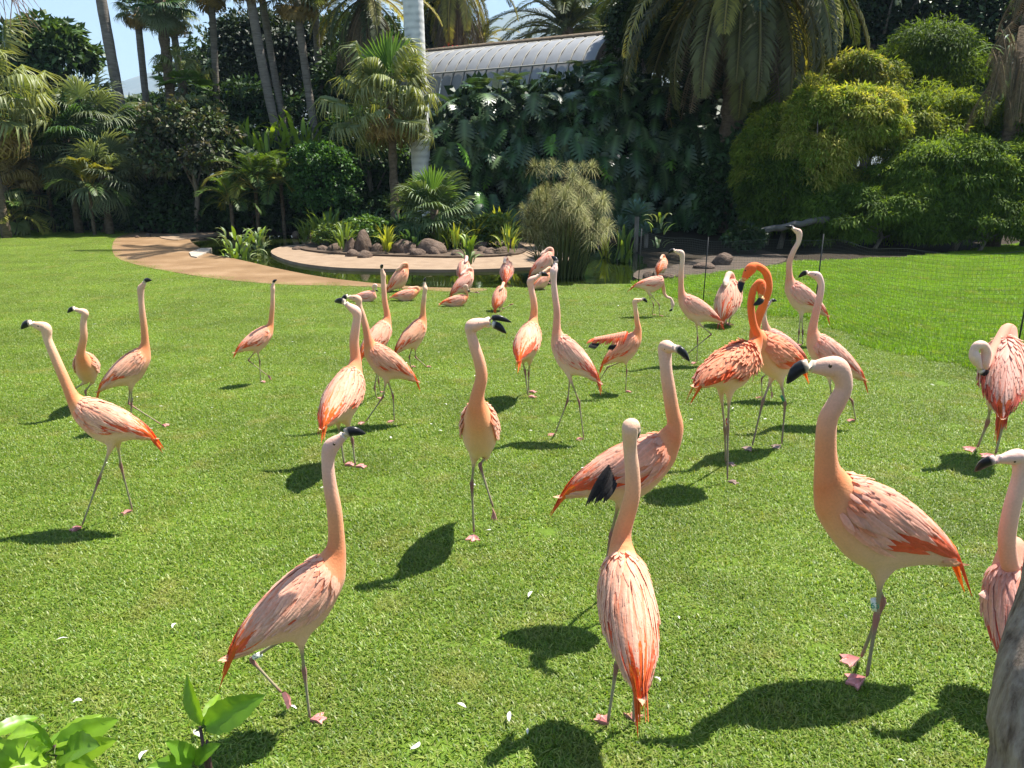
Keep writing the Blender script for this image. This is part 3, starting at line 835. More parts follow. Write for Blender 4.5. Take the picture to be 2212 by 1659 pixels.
for i in range(12):
    az, el = i*2.4, R(60-100*i/12); d = np.array([math.cos(az)*math.cos(el), math.sin(az)*math.cos(el), math.sin(el)])
    x, y, z = axes(d); place('frond', PIN_PHX[i % 3], rp_, top, x, y, z, 3.2)

# ---- the drooping fan palm in the middle
Y = 24.3
bx = gx(856, Y, 0)
zc_ = at(845, 205, Y)[2]
fp = fan_palm('large pale fan palm with shredded hanging fronds in front of the pale trunk', (bx, Y, 0), zc_, 0.13, 1.12, 42, [FAN_FRESH]+[FAN_PALE]*11+[FAN_DRY]*2, emin=-58, emax=80, tmat=M_rough_bark, lean=(gx(843, Y, zc_)-bx, 0), rough=True)

# ---- small fan palm on the island and low fans on the left
Y = 21.2
fan_palm('low glossy fan palm with wide split fans in the middle of the island', base(940, Y), at(940, 452, Y)[2], 0.12, 0.74, 28, [FAN_FRESH, *[[fm('fan_leaf', M_gloss, col=(0.06, 0.12, 0.035), tipcol=(0.14, 0.19, 0.08), droop=0.5, tip=0.8, pet=0.75) for _ in range(3)]]*7], emin=-32, emax=84, tmat=M_rough_bark)
LF = 'low fan palms in the left hedge'
for (u, v, Y, Rl, nl, sets, lab) in [
    (15, 205, 25.5, 1.35, 40, [FAN_PALE, FAN_PALE, FAN_DRY], 'pale yellow fan palm with shredded hanging fronds at the left edge'),
    (228, 252, 28.5, 1.05, 26, [FAN_GREY, FAN_GREY, FAN_DARK], 'grey green fan palm right below the leaning dark trunk'),
    (172, 300, 28, 1.05, 26, [FAN_DARK, FAN_GREY], 'dark fan palm in the middle of the left hedge'),
    (238, 372, 27.5, 0.95, 22, [FAN_GREY, FAN_GREY], 'grey drooping fan palm low in front of the left hedge'),
    (92, 330, 28.5, 1.0, 24, [FAN_DARK, FAN_GREY, FAN_DRY], 'dark fan palm with dry lower fronds beside the pale left one'),
    (428, 165, 31.5, 0.85, 26, [FAN_PALE, FAN_FRESH, FAN_PALE], 'sunlit yellow green fan palm between the thin trunks'),
    (30, 400, 27.0, 1.0, 20, [FAN_DRY, FAN_PALE], 'dry yellowed fan palm low at the left edge'),
    (330, 300, 29.0, 0.9, 22, [FAN_DARK, FAN_GREY], 'dark fan palm beneath the rough barked trunk'),
]:
    fan_palm(lab, base(u, Y), max(0.5, at(u, v, Y)[2]), 0.13, Rl, nl, sets, emin=-70, emax=75, group=LF, tmat=M_rough_bark)

# ---- cane palms in the left hedge
CP_ = 'arching cane palms in the hedge'
for (u, v, Y, Ln, nl, sets, lab) in [
    (118, 262, 28.3, 1.9, 16, [PIN_ARE, PIN_ARY], 'bright arching cane palm above the left fan palms'),
    (205, 392, 27.0, 1.5, 14, [PIN_ARY, PIN_ARE], 'yellow tinged cane palm low in the left hedge'),
    (560, 385, 27.0, 1.7, 18, [PIN_ARE, PIN_ARE, PIN_ARY], 'green cane palm with arching fronds behind the left pond shore'),
    (615, 372, 27.5, 1.5, 16, [PIN_ARE], 'dark cane palm under the leaning pair of trunks'),
    (505, 420, 26.5, 1.3, 14, [PIN_ARE, PIN_ARE], 'small cane palm low beside the brown shrub'),
    (20, 455, 26.5, 1.5, 14, [PIN_ARE, PIN_ARY], 'cane palm with yellow fronds at the lower left edge'),
]:
    pinnate_palm(lab, base(u, Y), max(0.4, at(u, v, Y)[2]-0.3), 0.06, Ln, nl, sets, emin=5, emax=85, group=CP_, cat='palm', name='cane_palm', spread=0.2)

# ---- broad leaved trees and shrubs behind and left
pbush('broadleaf_tree', 'dark rounded broad leaved tree against the sky at far left', 'tree', 108, 135, 98, 78, 34, 5200, 17, w=0.5, cols=((0.03, 0.065, 0.022), (0.045, 0.09, 0.025), (0.07, 0.12, 0.03)), mat=M_gloss, clumps=60, csize=0.3, depth=0.9)
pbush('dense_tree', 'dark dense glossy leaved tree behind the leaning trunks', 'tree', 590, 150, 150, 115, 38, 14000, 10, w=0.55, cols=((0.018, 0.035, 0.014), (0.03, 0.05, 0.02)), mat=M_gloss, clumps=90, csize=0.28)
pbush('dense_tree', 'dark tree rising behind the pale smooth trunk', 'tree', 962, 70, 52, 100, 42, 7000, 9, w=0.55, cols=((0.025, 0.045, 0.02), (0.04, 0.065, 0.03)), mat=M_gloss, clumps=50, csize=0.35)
pbush('brown_shrub', 'brownish green loose shrub with dry twigs below the thin trunks', 'shrub', 405, 320, 110, 105, 28, 4600, 11, w=0.6, cols=((0.07, 0.10, 0.035), (0.11, 0.12, 0.06), (0.055, 0.085, 0.03), (0.15, 0.14, 0.095), (0.06, 0.10, 0.03)), mat=M_gloss, clumps=90, csize=0.2, trunk=True)
pbush('vine_mound', 'bright small leaved climber beside the leaning trunks', 'climber', 695, 405, 85, 95, 27.0, 13000, 6.0, w=0.75, cols=((0.06, 0.15, 0.03), (0.04, 0.10, 0.025), (0.09, 0.2, 0.04)), clumps=110, csize=0.2, trunk=False, depth=.5)
pbush('dark_shrub', 'dark green shrub with dense small leaves behind the big fan palm', 'shrub', 790, 330, 95, 110, 28.5, 9000, 8, w=0.6, cols=(Gd, Gm, (0.07, 0.14, 0.03)), clumps=60, csize=0.3)
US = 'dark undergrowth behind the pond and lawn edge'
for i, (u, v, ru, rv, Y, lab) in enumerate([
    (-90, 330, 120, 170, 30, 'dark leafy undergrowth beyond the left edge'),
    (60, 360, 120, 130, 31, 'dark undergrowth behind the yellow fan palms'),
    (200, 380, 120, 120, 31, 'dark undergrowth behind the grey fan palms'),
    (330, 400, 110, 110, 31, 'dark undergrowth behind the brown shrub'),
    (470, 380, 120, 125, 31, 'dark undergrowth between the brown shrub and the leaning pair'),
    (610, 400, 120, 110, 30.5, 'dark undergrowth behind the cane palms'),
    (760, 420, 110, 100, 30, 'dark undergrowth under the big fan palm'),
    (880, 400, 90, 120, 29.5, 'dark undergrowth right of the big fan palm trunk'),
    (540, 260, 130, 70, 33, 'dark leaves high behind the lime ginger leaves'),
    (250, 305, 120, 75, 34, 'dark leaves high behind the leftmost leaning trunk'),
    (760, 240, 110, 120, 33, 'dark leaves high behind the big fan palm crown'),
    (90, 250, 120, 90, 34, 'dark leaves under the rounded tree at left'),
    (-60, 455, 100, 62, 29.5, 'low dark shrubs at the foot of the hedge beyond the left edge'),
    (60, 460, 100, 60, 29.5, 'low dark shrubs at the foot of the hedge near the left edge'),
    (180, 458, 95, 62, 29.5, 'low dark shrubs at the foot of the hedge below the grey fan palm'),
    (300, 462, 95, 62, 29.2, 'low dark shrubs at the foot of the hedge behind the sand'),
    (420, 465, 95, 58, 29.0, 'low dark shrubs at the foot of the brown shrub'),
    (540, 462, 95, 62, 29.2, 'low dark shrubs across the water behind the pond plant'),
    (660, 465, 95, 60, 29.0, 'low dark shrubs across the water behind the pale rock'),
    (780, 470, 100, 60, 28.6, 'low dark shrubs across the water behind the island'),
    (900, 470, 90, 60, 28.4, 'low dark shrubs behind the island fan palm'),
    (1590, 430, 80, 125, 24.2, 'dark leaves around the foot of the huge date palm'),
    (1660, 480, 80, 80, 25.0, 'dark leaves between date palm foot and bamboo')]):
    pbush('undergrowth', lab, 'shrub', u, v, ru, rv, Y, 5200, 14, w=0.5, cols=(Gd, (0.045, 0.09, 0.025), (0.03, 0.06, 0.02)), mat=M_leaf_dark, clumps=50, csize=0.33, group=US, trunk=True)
LG = 'tall ginger stands with lime leaves'
GIN = [strap_leaf(1.0, 0.085, b_, (0.2, 0.3, 0.03)).data('ginger_leaf', M_leaf) for b_ in (0.7, 1.2, 1.7)]
def tuft(name, label, cat, pos, n, Ln, meshes, rad=0.3, zr=(0, 0.2), el=(-10, 40), group=None, soil=0.0, part_name='leaf'):
    root = thing(name, label, cat, (pos[0], pos[1], soil), group)
    for i in range(n):
        az = i*2.39996+random.uniform(-.3, .3); e = R(random.uniform(*el)); rr = rad*math.sqrt(random.random())
        d = np.array([math.cos(az)*math.cos(e), math.sin(az)*math.cos(e), math.sin(e)])
        x, y, z = axes(d)
        place(part_name, random.choice(meshes), root, np.array([pos[0]+math.cos(az)*rr, pos[1]+math.sin(az)*rr, soil+random.uniform(*zr)]), x, y, z, Ln*random.uniform(.7, 1.15))
    return root
for (u, v, Y, n, lab) in [(590, 262, 29.5, 44, 'lime green ginger leaves left of the leaning pair'), (668, 258, 30.0, 44, 'lime green ginger leaves right of the leaning pair'), (535, 262, 30.2, 24, 'dull lime ginger leaves far left of the leaning pair')]:
    p = base(u, Y); zt = at(u, v, Y)[2]
    r_ = tuft('ginger_stand', lab, 'plant', p, n, 1.1, GIN, rad=0.9, zr=(zt-1.6, zt-0.5), el=(-30, 50), group=LG)
    q = MB()
    for k in range(14):
        a_ = k*2.4; rr = 0.6*math.sqrt((k+.5)/14); q.tube([(p[0]+rr*math.cos(a_), p[1]+rr*math.sin(a_), 0), (p[0]+rr*1.2*math.cos(a_), p[1]+rr*1.2*math.sin(a_), zt-0.4)], 0.03, (0.1, 0.15, 0.03), 5)
    q.build('stem', M_leaf, r_)

# ---- date palms behind the roof and the big one right of the wall
FP = 'feather leaved date palms'
def dpalm(u, v, Y, Ln, n, lab, sets, emin=-55, emax=75, tr=0.3, skirt=None, **kw):
    c_ = at(u, v, Y); pinnate_palm(lab, (c_[0], Y, 0), c_[2], tr, Ln, n, sets, emin=emin, emax=emax, group=FP, name='date_palm', skirt=skirt, **kw)
dpalm(790, -20, 31, 3.0, 40, 'yellowing date palm with a dry brown skirt behind the fan palm', [PIN_PHX, PIN_YEL, PIN_PHX], emin=-70, skirt=(26, 0.8))
dpalm(985, -60, 40, 3.6, 34, 'brown shaggy date palm behind the left end of the grey roof', [PIN_PHX, PIN_YEL], emin=-70, skirt=(24, 1.5))
dpalm(1225, 60, 42, 4.6, 44, 'wide dark date palm spreading behind the grey roof', [PIN_PHX], emin=-15, tr=0.35)
dpalm(1040, 95, 46, 2.3, 22, 'small yellow date palm behind the left end of the roof', [PIN_PHX, PIN_YEL], emin=0, tr=0.2)
dpalm(1610, -120, 25.0, 5.4, 66, 'huge dark date palm with long fronds hanging over the leaf wall', [PIN_OLV]*4+[PIN_PHX]*3+[PIN_YEL]+[PIN_OLV]*4, emin=-58, emax=45, tr=0.36, skirt=(22, 1.6))
q = thing('red_flowers', 'small cluster of red flowers by the left end of the grey roof', 'flowers', at(985, 118, 38))
P = np.array(q.location)+rng.normal(size=(160, 3))*np.array([0.35, 0.3, 0.16]); X, Yv, Z = frames(rng.normal(size=(160, 3)), np.tile(UP, (160, 1)))
V, Fc, C = scatter(*leaf_t(0.8), P, X, Yv, Z, 0.13, np.tile(np.array([[0.6, 0.03, 0.04]]), (160, 1))); part('petals', V, Fc, M_leaf, q, C, False)
q2 = MB(); pl = np.array(q.location)
for k in range(5): q2.tube([(pl[0]+0.2*math.cos(k*1.3), pl[1]+0.2*math.sin(k*1.3), 0), (pl[0]+0.3*math.cos(k*1.3), pl[1], pl[2])], 0.03, (0.1, 0.12, 0.05), 5)
q2.build('stem', M_leaf, q)

# ---- wall of split leaves
M_mon = leaf_mat('split_leaf', rough=0.34, transl=0.15, spec=0.45)
MON = [monstera_leaf(c_).data('split_leaf', M_mon) for c_ in ((0.04, 0.085, 0.028), (0.06, 0.11, 0.036), (0.03, 0.066, 0.022), (0.08, 0.12, 0.05))]
MON_L = [monstera_leaf((0.12, 0.26, 0.03)).data('split_leaf', M_leaf)]
Yw = 27.0
wc = at(1265, 330, Yw)
mw = thing('split_leaf_wall', 'tall wall of dark glossy split leaves between pond and grey roof', 'climber', (wc[0], Yw, 0))
wall_leaves = []
def wall_top(u): return np.interp(u, [940, 985, 1040, 1150, 1290, 1330, 1420, 1500, 1600, 1680], [230, 170, 165, 158, 128, 118, 165, 185, 215, 260])
for k in range(980):
    u = random.uniform(945, 1680); vt = wall_top(u); f = random.random()**0.9; v = vt+(545-vt)*f
    bulge = 0.9*math.sin(u*0.021)+0.7*math.sin(u*0.05+v*0.03)+0.5*math.sin(v*0.045)
    yy_ = Yw-0.6-1.2*f-0.45*bulge+random.uniform(-.3, .3)
    wall_leaves.append((v, at(u, v, yy_), f))
wall_leaves.sort(key=lambda w_: w_[0])
rest = MB()
for k, (v, p, f) in enumerate(wall_leaves):
    az = random.gauss(-math.pi/2, 0.65); tilt = random.gauss(R(-50 if f > .22 else -22), 0.36) if f > 0.06 else random.gauss(R(15), 0.4)
    d = np.array([math.cos(az)*math.cos(tilt), math.sin(az)*math.cos(tilt), math.sin(tilt)])
    x, y, z = axes(d); sc_ = random.uniform(0.45, 0.82)
    me = random.choice(MON_L if random.random() < 0.025 else MON)
    if k % 3 == 0 and k < 900: place('split_leaf', me, mw, p, x, y, z, sc_)
    else:
        nv = len(me.vertices); co = np.zeros(nv*3, np.float32); me.vertices.foreach_get('co', co); co = co.reshape(-1, 3)*sc_
        cc = np.zeros(nv*4, np.float32); me.color_attributes['col'].data.foreach_get('color', cc)
        rest.add(p+co[:, 0:1]*x+co[:, 1:2]*y+co[:, 2:3]*z, [tuple(pl_.vertices) for pl_ in me.polygons], cc.reshape(-1, 4)[:, :3]*random.uniform(.8, 1.2))
tag(rest.build('leaves', M_mon, mw), kind='stuff')
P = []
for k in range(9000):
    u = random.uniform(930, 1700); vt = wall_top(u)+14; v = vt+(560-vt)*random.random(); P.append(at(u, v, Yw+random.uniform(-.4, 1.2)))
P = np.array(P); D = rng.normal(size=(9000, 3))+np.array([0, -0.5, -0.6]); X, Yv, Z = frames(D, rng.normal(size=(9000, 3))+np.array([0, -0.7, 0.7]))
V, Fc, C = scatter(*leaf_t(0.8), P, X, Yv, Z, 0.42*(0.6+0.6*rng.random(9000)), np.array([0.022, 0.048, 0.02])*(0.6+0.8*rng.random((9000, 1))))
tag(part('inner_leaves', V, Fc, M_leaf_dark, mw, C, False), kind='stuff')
q = MB()
for k in range(26):
    x0 = wc[0]+random.uniform(-5.6, 6); q.tube([(x0, Yw+0.3, 0), (x0+random.uniform(-.3, .3), Yw+0.1, 2), (x0+random.uniform(-.6, .6), Yw+0.2, 3.9)], 0.05, (0.1, 0.08, 0.05), 5)
q.build('stems', M_bark, mw)

# ---- bamboo and trees on the right
BA = 'drooping bamboo clumps on the right'
BC = ((0.16, 0.225, 0.028), (0.20, 0.265, 0.038), (0.125, 0.185, 0.026), (0.26, 0.29, 0.05))
BD = ((0.095, 0.16, 0.024), (0.125, 0.195, 0.03), (0.07, 0.12, 0.02))
BY = ((0.32, 0.32, 0.07), (0.25, 0.28, 0.06), (0.36, 0.34, 0.09))  # yellower set: sunlit highlights put into the leaf colour
for (u, v, ru, rv, Y, n, cols, cs_, ncl, lab) in [
    (1925, 385, 290, 190, 23.0, 120000, BC, .14, 420, 'large olive green bamboo mass behind the right lawn'),
    (1760, 345, 105, 155, 21.8, 42000, BY+BC, .2, 150, 'sunlit yellow green bamboo clump left of the large mass'),
    (2075, 420, 210, 125, 21.2, 60000, BD+BC[:1], .16, 260, 'deep green low bamboo clump at the right of the hedge'),
    (1690, 450, 95, 105, 21.6, 30000, BD+BC[:1], .2, 130, 'dark bamboo clump nearest the leaning log'),
    (1890, 480, 190, 75, 20.9, 46000, BD, .18, 200, 'low dark bamboo foot behind the net fence'),
    (2120, 480, 190, 70, 20.7, 40000, BD, .18, 180, 'low dark bamboo foot along the far right lawn'),
    (2245, 330, 120, 170, 22.0, 30000, BD, .2, 130, 'dark bamboo clump at the right edge'),
    (1665, 365, 85, 125, 22.4, 34000, BC, .2, 140, 'olive bamboo clump between date palm and the sunlit clump'),
    (1850, 270, 110, 80, 21.9, 30000, BY+BC, .2, 120, 'sunlit bamboo spray on top of the large mass'),
    (1845, 180, 95, 62, 24.6, 13000, BY+BC, .42, 26, 'small pale yellow bamboo crown high behind the hedge'),
    (1715, 225, 85, 55, 24.2, 11000, BC, .42, 24, 'olive bamboo crown beside the date palm fronds'),
    (2000, 150, 110, 85, 25.5, 14000, BD, .45, 26, 'loose dull bamboo plume high right behind the hedge')]:
    pbush('bamboo_clump', lab, 'bamboo', u, v, ru, rv, Y, n, 12.0, w=0.2, cols=cols, mat=M_bamboo, clumps=ncl, csize=cs_, droop=0.38, group=BA, depth=0.42 if ru > 150 else .7, spreadv=0.55)
DT = 'dark tall trees behind the bamboo'
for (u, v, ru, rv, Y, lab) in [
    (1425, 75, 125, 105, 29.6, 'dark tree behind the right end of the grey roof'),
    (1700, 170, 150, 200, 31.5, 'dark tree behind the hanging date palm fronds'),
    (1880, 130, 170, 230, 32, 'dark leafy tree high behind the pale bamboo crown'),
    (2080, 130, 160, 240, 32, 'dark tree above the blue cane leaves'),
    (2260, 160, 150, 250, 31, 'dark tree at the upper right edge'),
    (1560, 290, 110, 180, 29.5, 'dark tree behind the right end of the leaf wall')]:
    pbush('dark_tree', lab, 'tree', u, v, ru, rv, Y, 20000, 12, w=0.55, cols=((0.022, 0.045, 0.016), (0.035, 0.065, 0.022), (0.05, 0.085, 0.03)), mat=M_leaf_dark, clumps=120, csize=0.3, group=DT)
FT = 'far trees closing the garden'
for (u, v, ru, rv, Y, lab) in [(540, 190, 190, 110, 47, 'far dark trees behind the tall palms'), (800, 190, 170, 150, 46, 'far dark trees behind the yellowing date palm'), (1960, 60, 260, 190, 42, 'far dark trees beyond the bamboo'), (2230, 60, 170, 220, 42, 'far dark trees beyond the upper right edge'), (1700, 60, 170, 170, 42, 'far dark trees beyond the huge date palm'), (1400, 100, 190, 120, 50, 'far dark trees beyond the right end of the roof'), (-60, 260, 170, 150, 44, 'far dark trees at the left edge'), (130, 265, 130, 60, 45, 'far low trees under the rounded tree'), (370, 270, 150, 55, 46, 'far low trees seen between thin trunks')]:
    pbush('far_tree', lab, 'tree', u, v, ru, rv, Y, 9000, 12, w=0.6, cols=((0.03, 0.06, 0.02), (0.045, 0.085, 0.028)), mat=M_leaf_dark, clumps=70, csize=0.3, group=FT)
# blue cane and dry skirt at the far right
CANE = [strap_leaf(1.0, 0.035, b_, (0.13, 0.2, 0.17), lift=0.9).data('cane_leaf', M_leaf) for b_ in (1.3, 1.8)]
p = base(2128, 22.3); z0 = at(2128, 190, 22.3)[2]
r_ = tuft('blue_cane', 'blue green cane with drooping ribbon leaves at the upper right', 'plant', p, 46, 0.9, CANE, rad=0.35, zr=(z0-1.2, z0+1.2), el=(-30, 40))
q = MB()
for k in range(7): q.tube([(p[0]+0.1*math.cos(k*2), p[1]+0.1*math.sin(k*2), 0), (p[0]+0.25*math.cos(k*2), p[1]+0.2*math.sin(k*2), z0+1.1)], 0.02, (0.12, 0.17, 0.1), 5)
q.build('stem', M_leaf, r_)
p = at(2190, 185, 21.6); dq = thing('dry_frond_skirt', 'grey brown curtain of dry hanging fronds at the right edge', 'dry palm', (p[0], p[1], 0))
q = MB(); q.tube([(p[0]+0.3, p[1]+0.3, -0.1), (p[0]+0.3, p[1]+0.3, p[2]+1.5)], 0.2, (0.15, 0.1, 0.07), 10); q.build('trunk', M_rough_bark, dq)
for k in range(34):
    az = random.uniform(math.pi*0.9, 2.1*math.pi); d = nrm(np.array([math.cos(az)*0.3, math.sin(az)*0.3, -1])); x, y, z = axes(d, np.array([math.cos(az), math.sin(az), 0]))
    place('dry_frond', random.choice(PIN_DRY), dq, p+np.array([random.uniform(-.7, .7), random.uniform(-.2, .4), random.uniform(-.3, 1.6)]), x, y, z, random.uniform(1.0, 1.7))
dd = at(2240, 0, 24.5); dk = thing('shaggy_palm', 'brown shaggy palm trunk leaning in the upper right corner', 'palm tree', (dd[0], 24.5, 0))
q = MB(); q.tube([(dd[0]-0.5, 24.5, -0.1), (dd[0]-0.3, 24.5, 4), (dd[0]+0.5, 24.5, 10)], [0.3, 0.32, 0.34], (0.15, 0.1, 0.07), 12); q.build('trunk', M_rough_bark, dk)
for k in range(18):
    az = k*2.4; d = nrm(np.array([math.cos(az)*0.25, math.sin(az)*0.25, -1])); x, y, z = axes(d, np.array([math.cos(az), math.sin(az), 0]))
    place('dry_frond', random.choice(PIN_DRY), dk, np.array([dd[0]+0.3*math.cos(az), 24.5+0.3*math.sin(az), random.uniform(6, 10)]), x, y, z, random.uniform(1.6, 2.4))

# ---- island planting, papyrus, agaves, pond plants
IP = 'strap leaved plants along the island edge'
YL = [strap_leaf(1.0, 0.06, b_, (0.27, 0.3, 0.035)).data('strap_leaf', M_leaf) for b_ in (0.8, 1.4)]
GL = [strap_leaf(1.0, 0.06, b_, (0.11, 0.17, 0.03)).data('strap_leaf', M_leaf) for b_ in (0.8, 1.5)]
DL = [strap_leaf(1.0, 0.075, b_, (0.04, 0.085, 0.03)).data('strap_leaf', M_leaf) for b_ in (0.8, 1.5)]
for (u, vb, n, Ln, me, rad, lab) in [
    (712, 533, 60, 0.62, GL, 0.42, 'olive green strap leaved clump at the left end of the island'),
    (665, 531, 26, 0.4, GL, 0.2, 'small strap leaved clump beside the left end of the island'),
    (790, 522, 44, 0.62, DL, 0.4, 'dark leafy clump behind the upright island boulder'),
    (872, 528, 40, 0.55, DL, 0.4, 'dark low rosette plants under the small fan palm'),
    (965, 526, 40, 0.55, DL, 0.4, 'dark rosette plants right below the small fan palm'),
    (838, 552, 30, 0.42, YL, 0.12, 'bright yellow green tuft in front of the island rocks'),
    (985, 547, 34, 0.45, YL+GL, 0.22, 'yellowing tuft right of the round front rock'),
    (1025, 540, 26, 0.5, YL, 0.16, 'upright yellow tuft beside the dry stalks on the island'),
    (745, 548, 30, 0.42, GL, 0.2, 'olive tuft growing between the dark low rocks at the left of the island'),
    (895, 548, 30, 0.42, DL, 0.22, 'dark tuft between the large and wide brown boulders'),
    (955, 545, 30, 0.45, GL, 0.2, 'green tuft behind the dark stump like rock'),
    (1100, 552, 26, 0.4, GL+YL, 0.2, 'yellow green tuft at the papyrus foot'),
    (1080, 524, 46, 0.62, YL, 0.3, 'bright yellow bush beside the papyrus'),
    (1050, 530, 26, 0.5, GL, 0.25, 'green tuft left of the bright yellow bush')]:
    p = ground(u, vb)
    tuft('strap_leaf_plant', lab, 'plant', p, int(n*1.35), Ln*1.15, me, rad=rad*1.25, zr=(0.0, 0.35), el=(-15, 45), group=IP, soil=0.07)
IB = 'leafy shrubs on the island'
for (u, v, ru, rv, Y, n, cols, lab) in [(795, 505, 62, 34, 21.8, 6500, ((0.06, 0.13, 0.025), (0.10, 0.18, 0.03)), 'green shrub left of the small fan palm'),
    (885, 512, 66, 32, 21.4, 6500, ((0.05, 0.12, 0.03), (0.035, 0.08, 0.025)), 'dark shrub under the small fan palm'),
    (735, 512, 50, 30, 21.6, 5000, ((0.09, 0.15, 0.03), (0.14, 0.19, 0.035)), 'olive leafy shrub at the left of the island'),
    (1070, 500, 52, 34, 21.8, 5000, ((0.12, 0.19, 0.03), (0.2, 0.24, 0.04)), 'yellow green leafy shrub behind the bright yellow bush'),
    (1000, 508, 66, 32, 21.6, 6500, ((0.05, 0.11, 0.03), (0.08, 0.15, 0.03)), 'shrub right of the small fan palm')]:
    pbush('island_shrub', lab, 'shrub', u, v, ru, rv, Y, n, 7, w=0.6, cols=cols, clumps=46, csize=0.3, group=IB, trunk=False)
# pond plant
PL = [strap_leaf(1.0, 0.11, b_, c_, lift=1.1).data('broad_leaf', M_gloss) for b_, c_ in ((1.6, (0.11, 0.17, 0.06)), (2.2, (0.19, 0.23, 0.11)), (1.0, (0.2, 0.3, 0.03)))]
p = ground(515, 562, -0.1)
tuft('pond_plant', 'pale broad leaved plant growing out of the dark pond water', 'plant', p, 80, 0.42, PL, rad=0.40, zr=(0.0, 0.72), el=(-30, 40), soil=-0.25)
p = ground(560, 548, -0.1)
tuft('pond_plant', 'smaller green plant behind the pale one in the pond', 'plant', p, 34, 0.40, PL, rad=0.25, zr=(0.1, 0.7), el=(-10, 50), soil=-0.25)
p = ground(1308, 562, -0.1)
tuft('pond_plant', 'small yellow green plant in the water right of the papyrus', 'plant', p, 26, 0.5, YL, rad=0.1, zr=(0.0, 0.5), el=(0, 50), soil=-0.25)
p = ground(1345, 572, -0.1)
tuft('pond_plant', 'upright dark green water plant beside the net corner', 'plant', p, 34, 0.75, GL+DL, rad=0.25, zr=(0.0, 0.4), el=(20, 60), soil=-0.25)
p = ground(1008, 602, -0.1)
rk_pos = p
tuft('pond_plant', 'leafy sprig growing on the small rock in the pond', 'plant', (p[0]+0.05, p[1]+0.1, 0), 26, 0.42, PL, rad=0.12, zr=(0.1, 0.6), el=(0, 60), soil=0.0)
p = ground(1450, 590)
tuft('pond_plant', 'pale leafy sprig seen through the net', 'plant', (p[0], p[1]+1.5, 0), 20, 0.30, PL, rad=0.2, zr=(0.35, 1.05), el=(-10, 40), soil=0.0)
# papyrus
p = ground(1212, 603, -0.1)
pap = thing('papyrus', 'large tan feathery papyrus clump standing in the pond', 'papyrus', (p[0], p[1], -0.3))
def umbel():
    b = MB(); V, Fc, C = [], [], []
    for k in range(90):
        az = k*2.39996; el = R(90-125*((k+.5)/90)); d = np.array([math.cos(az)*math.cos(el), math.sin(az)*math.cos(el), math.sin(el)]); s = nrm(np.cross(d, (0.2, 0.1, 1)))*0.011
        l = random.uniform(.7, 1.05); n0 = len(V); e = d*l+np.array([0, 0, -0.4*l*l])
        V += [s, -s, d*l*0.55+s+np.array([0, 0, -0.06]), d*l*0.55-s+np.array([0, 0, -0.06]), e]
        Fc += [(n0, n0+1, n0+3, n0+2), (n0+2, n0+3, n0+4)]; c = np.array((0.29, 0.30, 0.13))*random.uniform(.7, 1.2); C += [c*0.8, c*0.8, c, c, np.array((0.44, 0.37, 0.21))]
    b.add(V, Fc, np.array(C)); return b
UM = [umbel().data('umbel', M_dry) for _ in range(3)]
q = MB()
for k in range(95):
    a_ = k*2.39996; rr = math.sqrt((k+.5)/95); x0, y0 = p[0]+0.42*rr*math.cos(a_), p[1]+0.42*rr*math.sin(a_)
    sp_ = 0.90*rr; ht = random.uniform(0.9, 1.9)*(1.05-0.35*rr*rr)
    if k % 17 == 3: ht = 2.1
    e = np.array([p[0]+0.06+sp_*math.cos(a_)*0.95, p[1]+sp_*math.sin(a_)*0.8, ht])
    q.tube([(x0, y0, -0.3), ((x0+e[0])/2-0.1*(e[0]-x0), (y0+e[1])/2-0.1*(e[1]-y0), ht*0.55), e], [0.012, 0.01, 0.007], (0.13, 0.16, 0.05), 4, False)
    d = nrm(e-np.array([x0, y0, -0.3])+np.array([0, 0, 0.3])); x, y, z = axes(d)
    place('umbel', UM[k % 3], pap, e, x, z*-1, y, random.uniform(.26, .42))
for k in range(60):
    a_ = random.uniform(0, 6.28); l = random.uniform(.5, 1.0); rr = 0.4*random.random()
    s = np.array([p[0]+rr*math.cos(a_), p[1]+rr*math.sin(a_), -0.2]); q.tube([s, s+np.array([0.35*l*math.cos(a_), 0.3*l*math.sin(a_), l*0.7]), s+np.array([0.75*l*math.cos(a_), 0.6*l*math.sin(a_), l*0.85])], [0.012, 0.009, 0.002], (0.06, 0.09, 0.03), 4, False)
q.build('stems', M_leaf, pap)
AGV = [strap_leaf(1.0, 0.13, 0.5, (0.10, 0.17, 0.14), lift=0.6, fold=0.35).data('agave_leaf', M_gloss)]
for (u, v, Y, sc_, lab) in [(1373, 468, 21, 0.5, 'large blue green agave rosette beside the papyrus'), (1338, 497, 21.5, 0.42, 'smaller agave rosette left below the large one'), (1395, 505, 22, 0.36, 'low agave rosette right below the large one')]:
    p = base(u, Y); zz = at(u, v, Y)[2]
    root = thing('agave', lab, 'agave', p, 'agave rosettes by the pond')
    q = MB(); q.tube([(p[0], Y, -0.2), (p[0], Y, zz)], 0.06, (0.2, 0.2, 0.15), 6); q.build('stem', M_bark, root)
    for k in range(26):
        az = k*2.39996; e = R(60-75*k/26); d = np.array([math.cos(az)*math.cos(e), math.sin(az)*math.cos(e), math.sin(e)]); x, y, z = axes(d)
        place('leaf', AGV[0], root, np.array([p[0], Y, zz]), x, y, z, sc_*random.uniform(.9, 1.1))

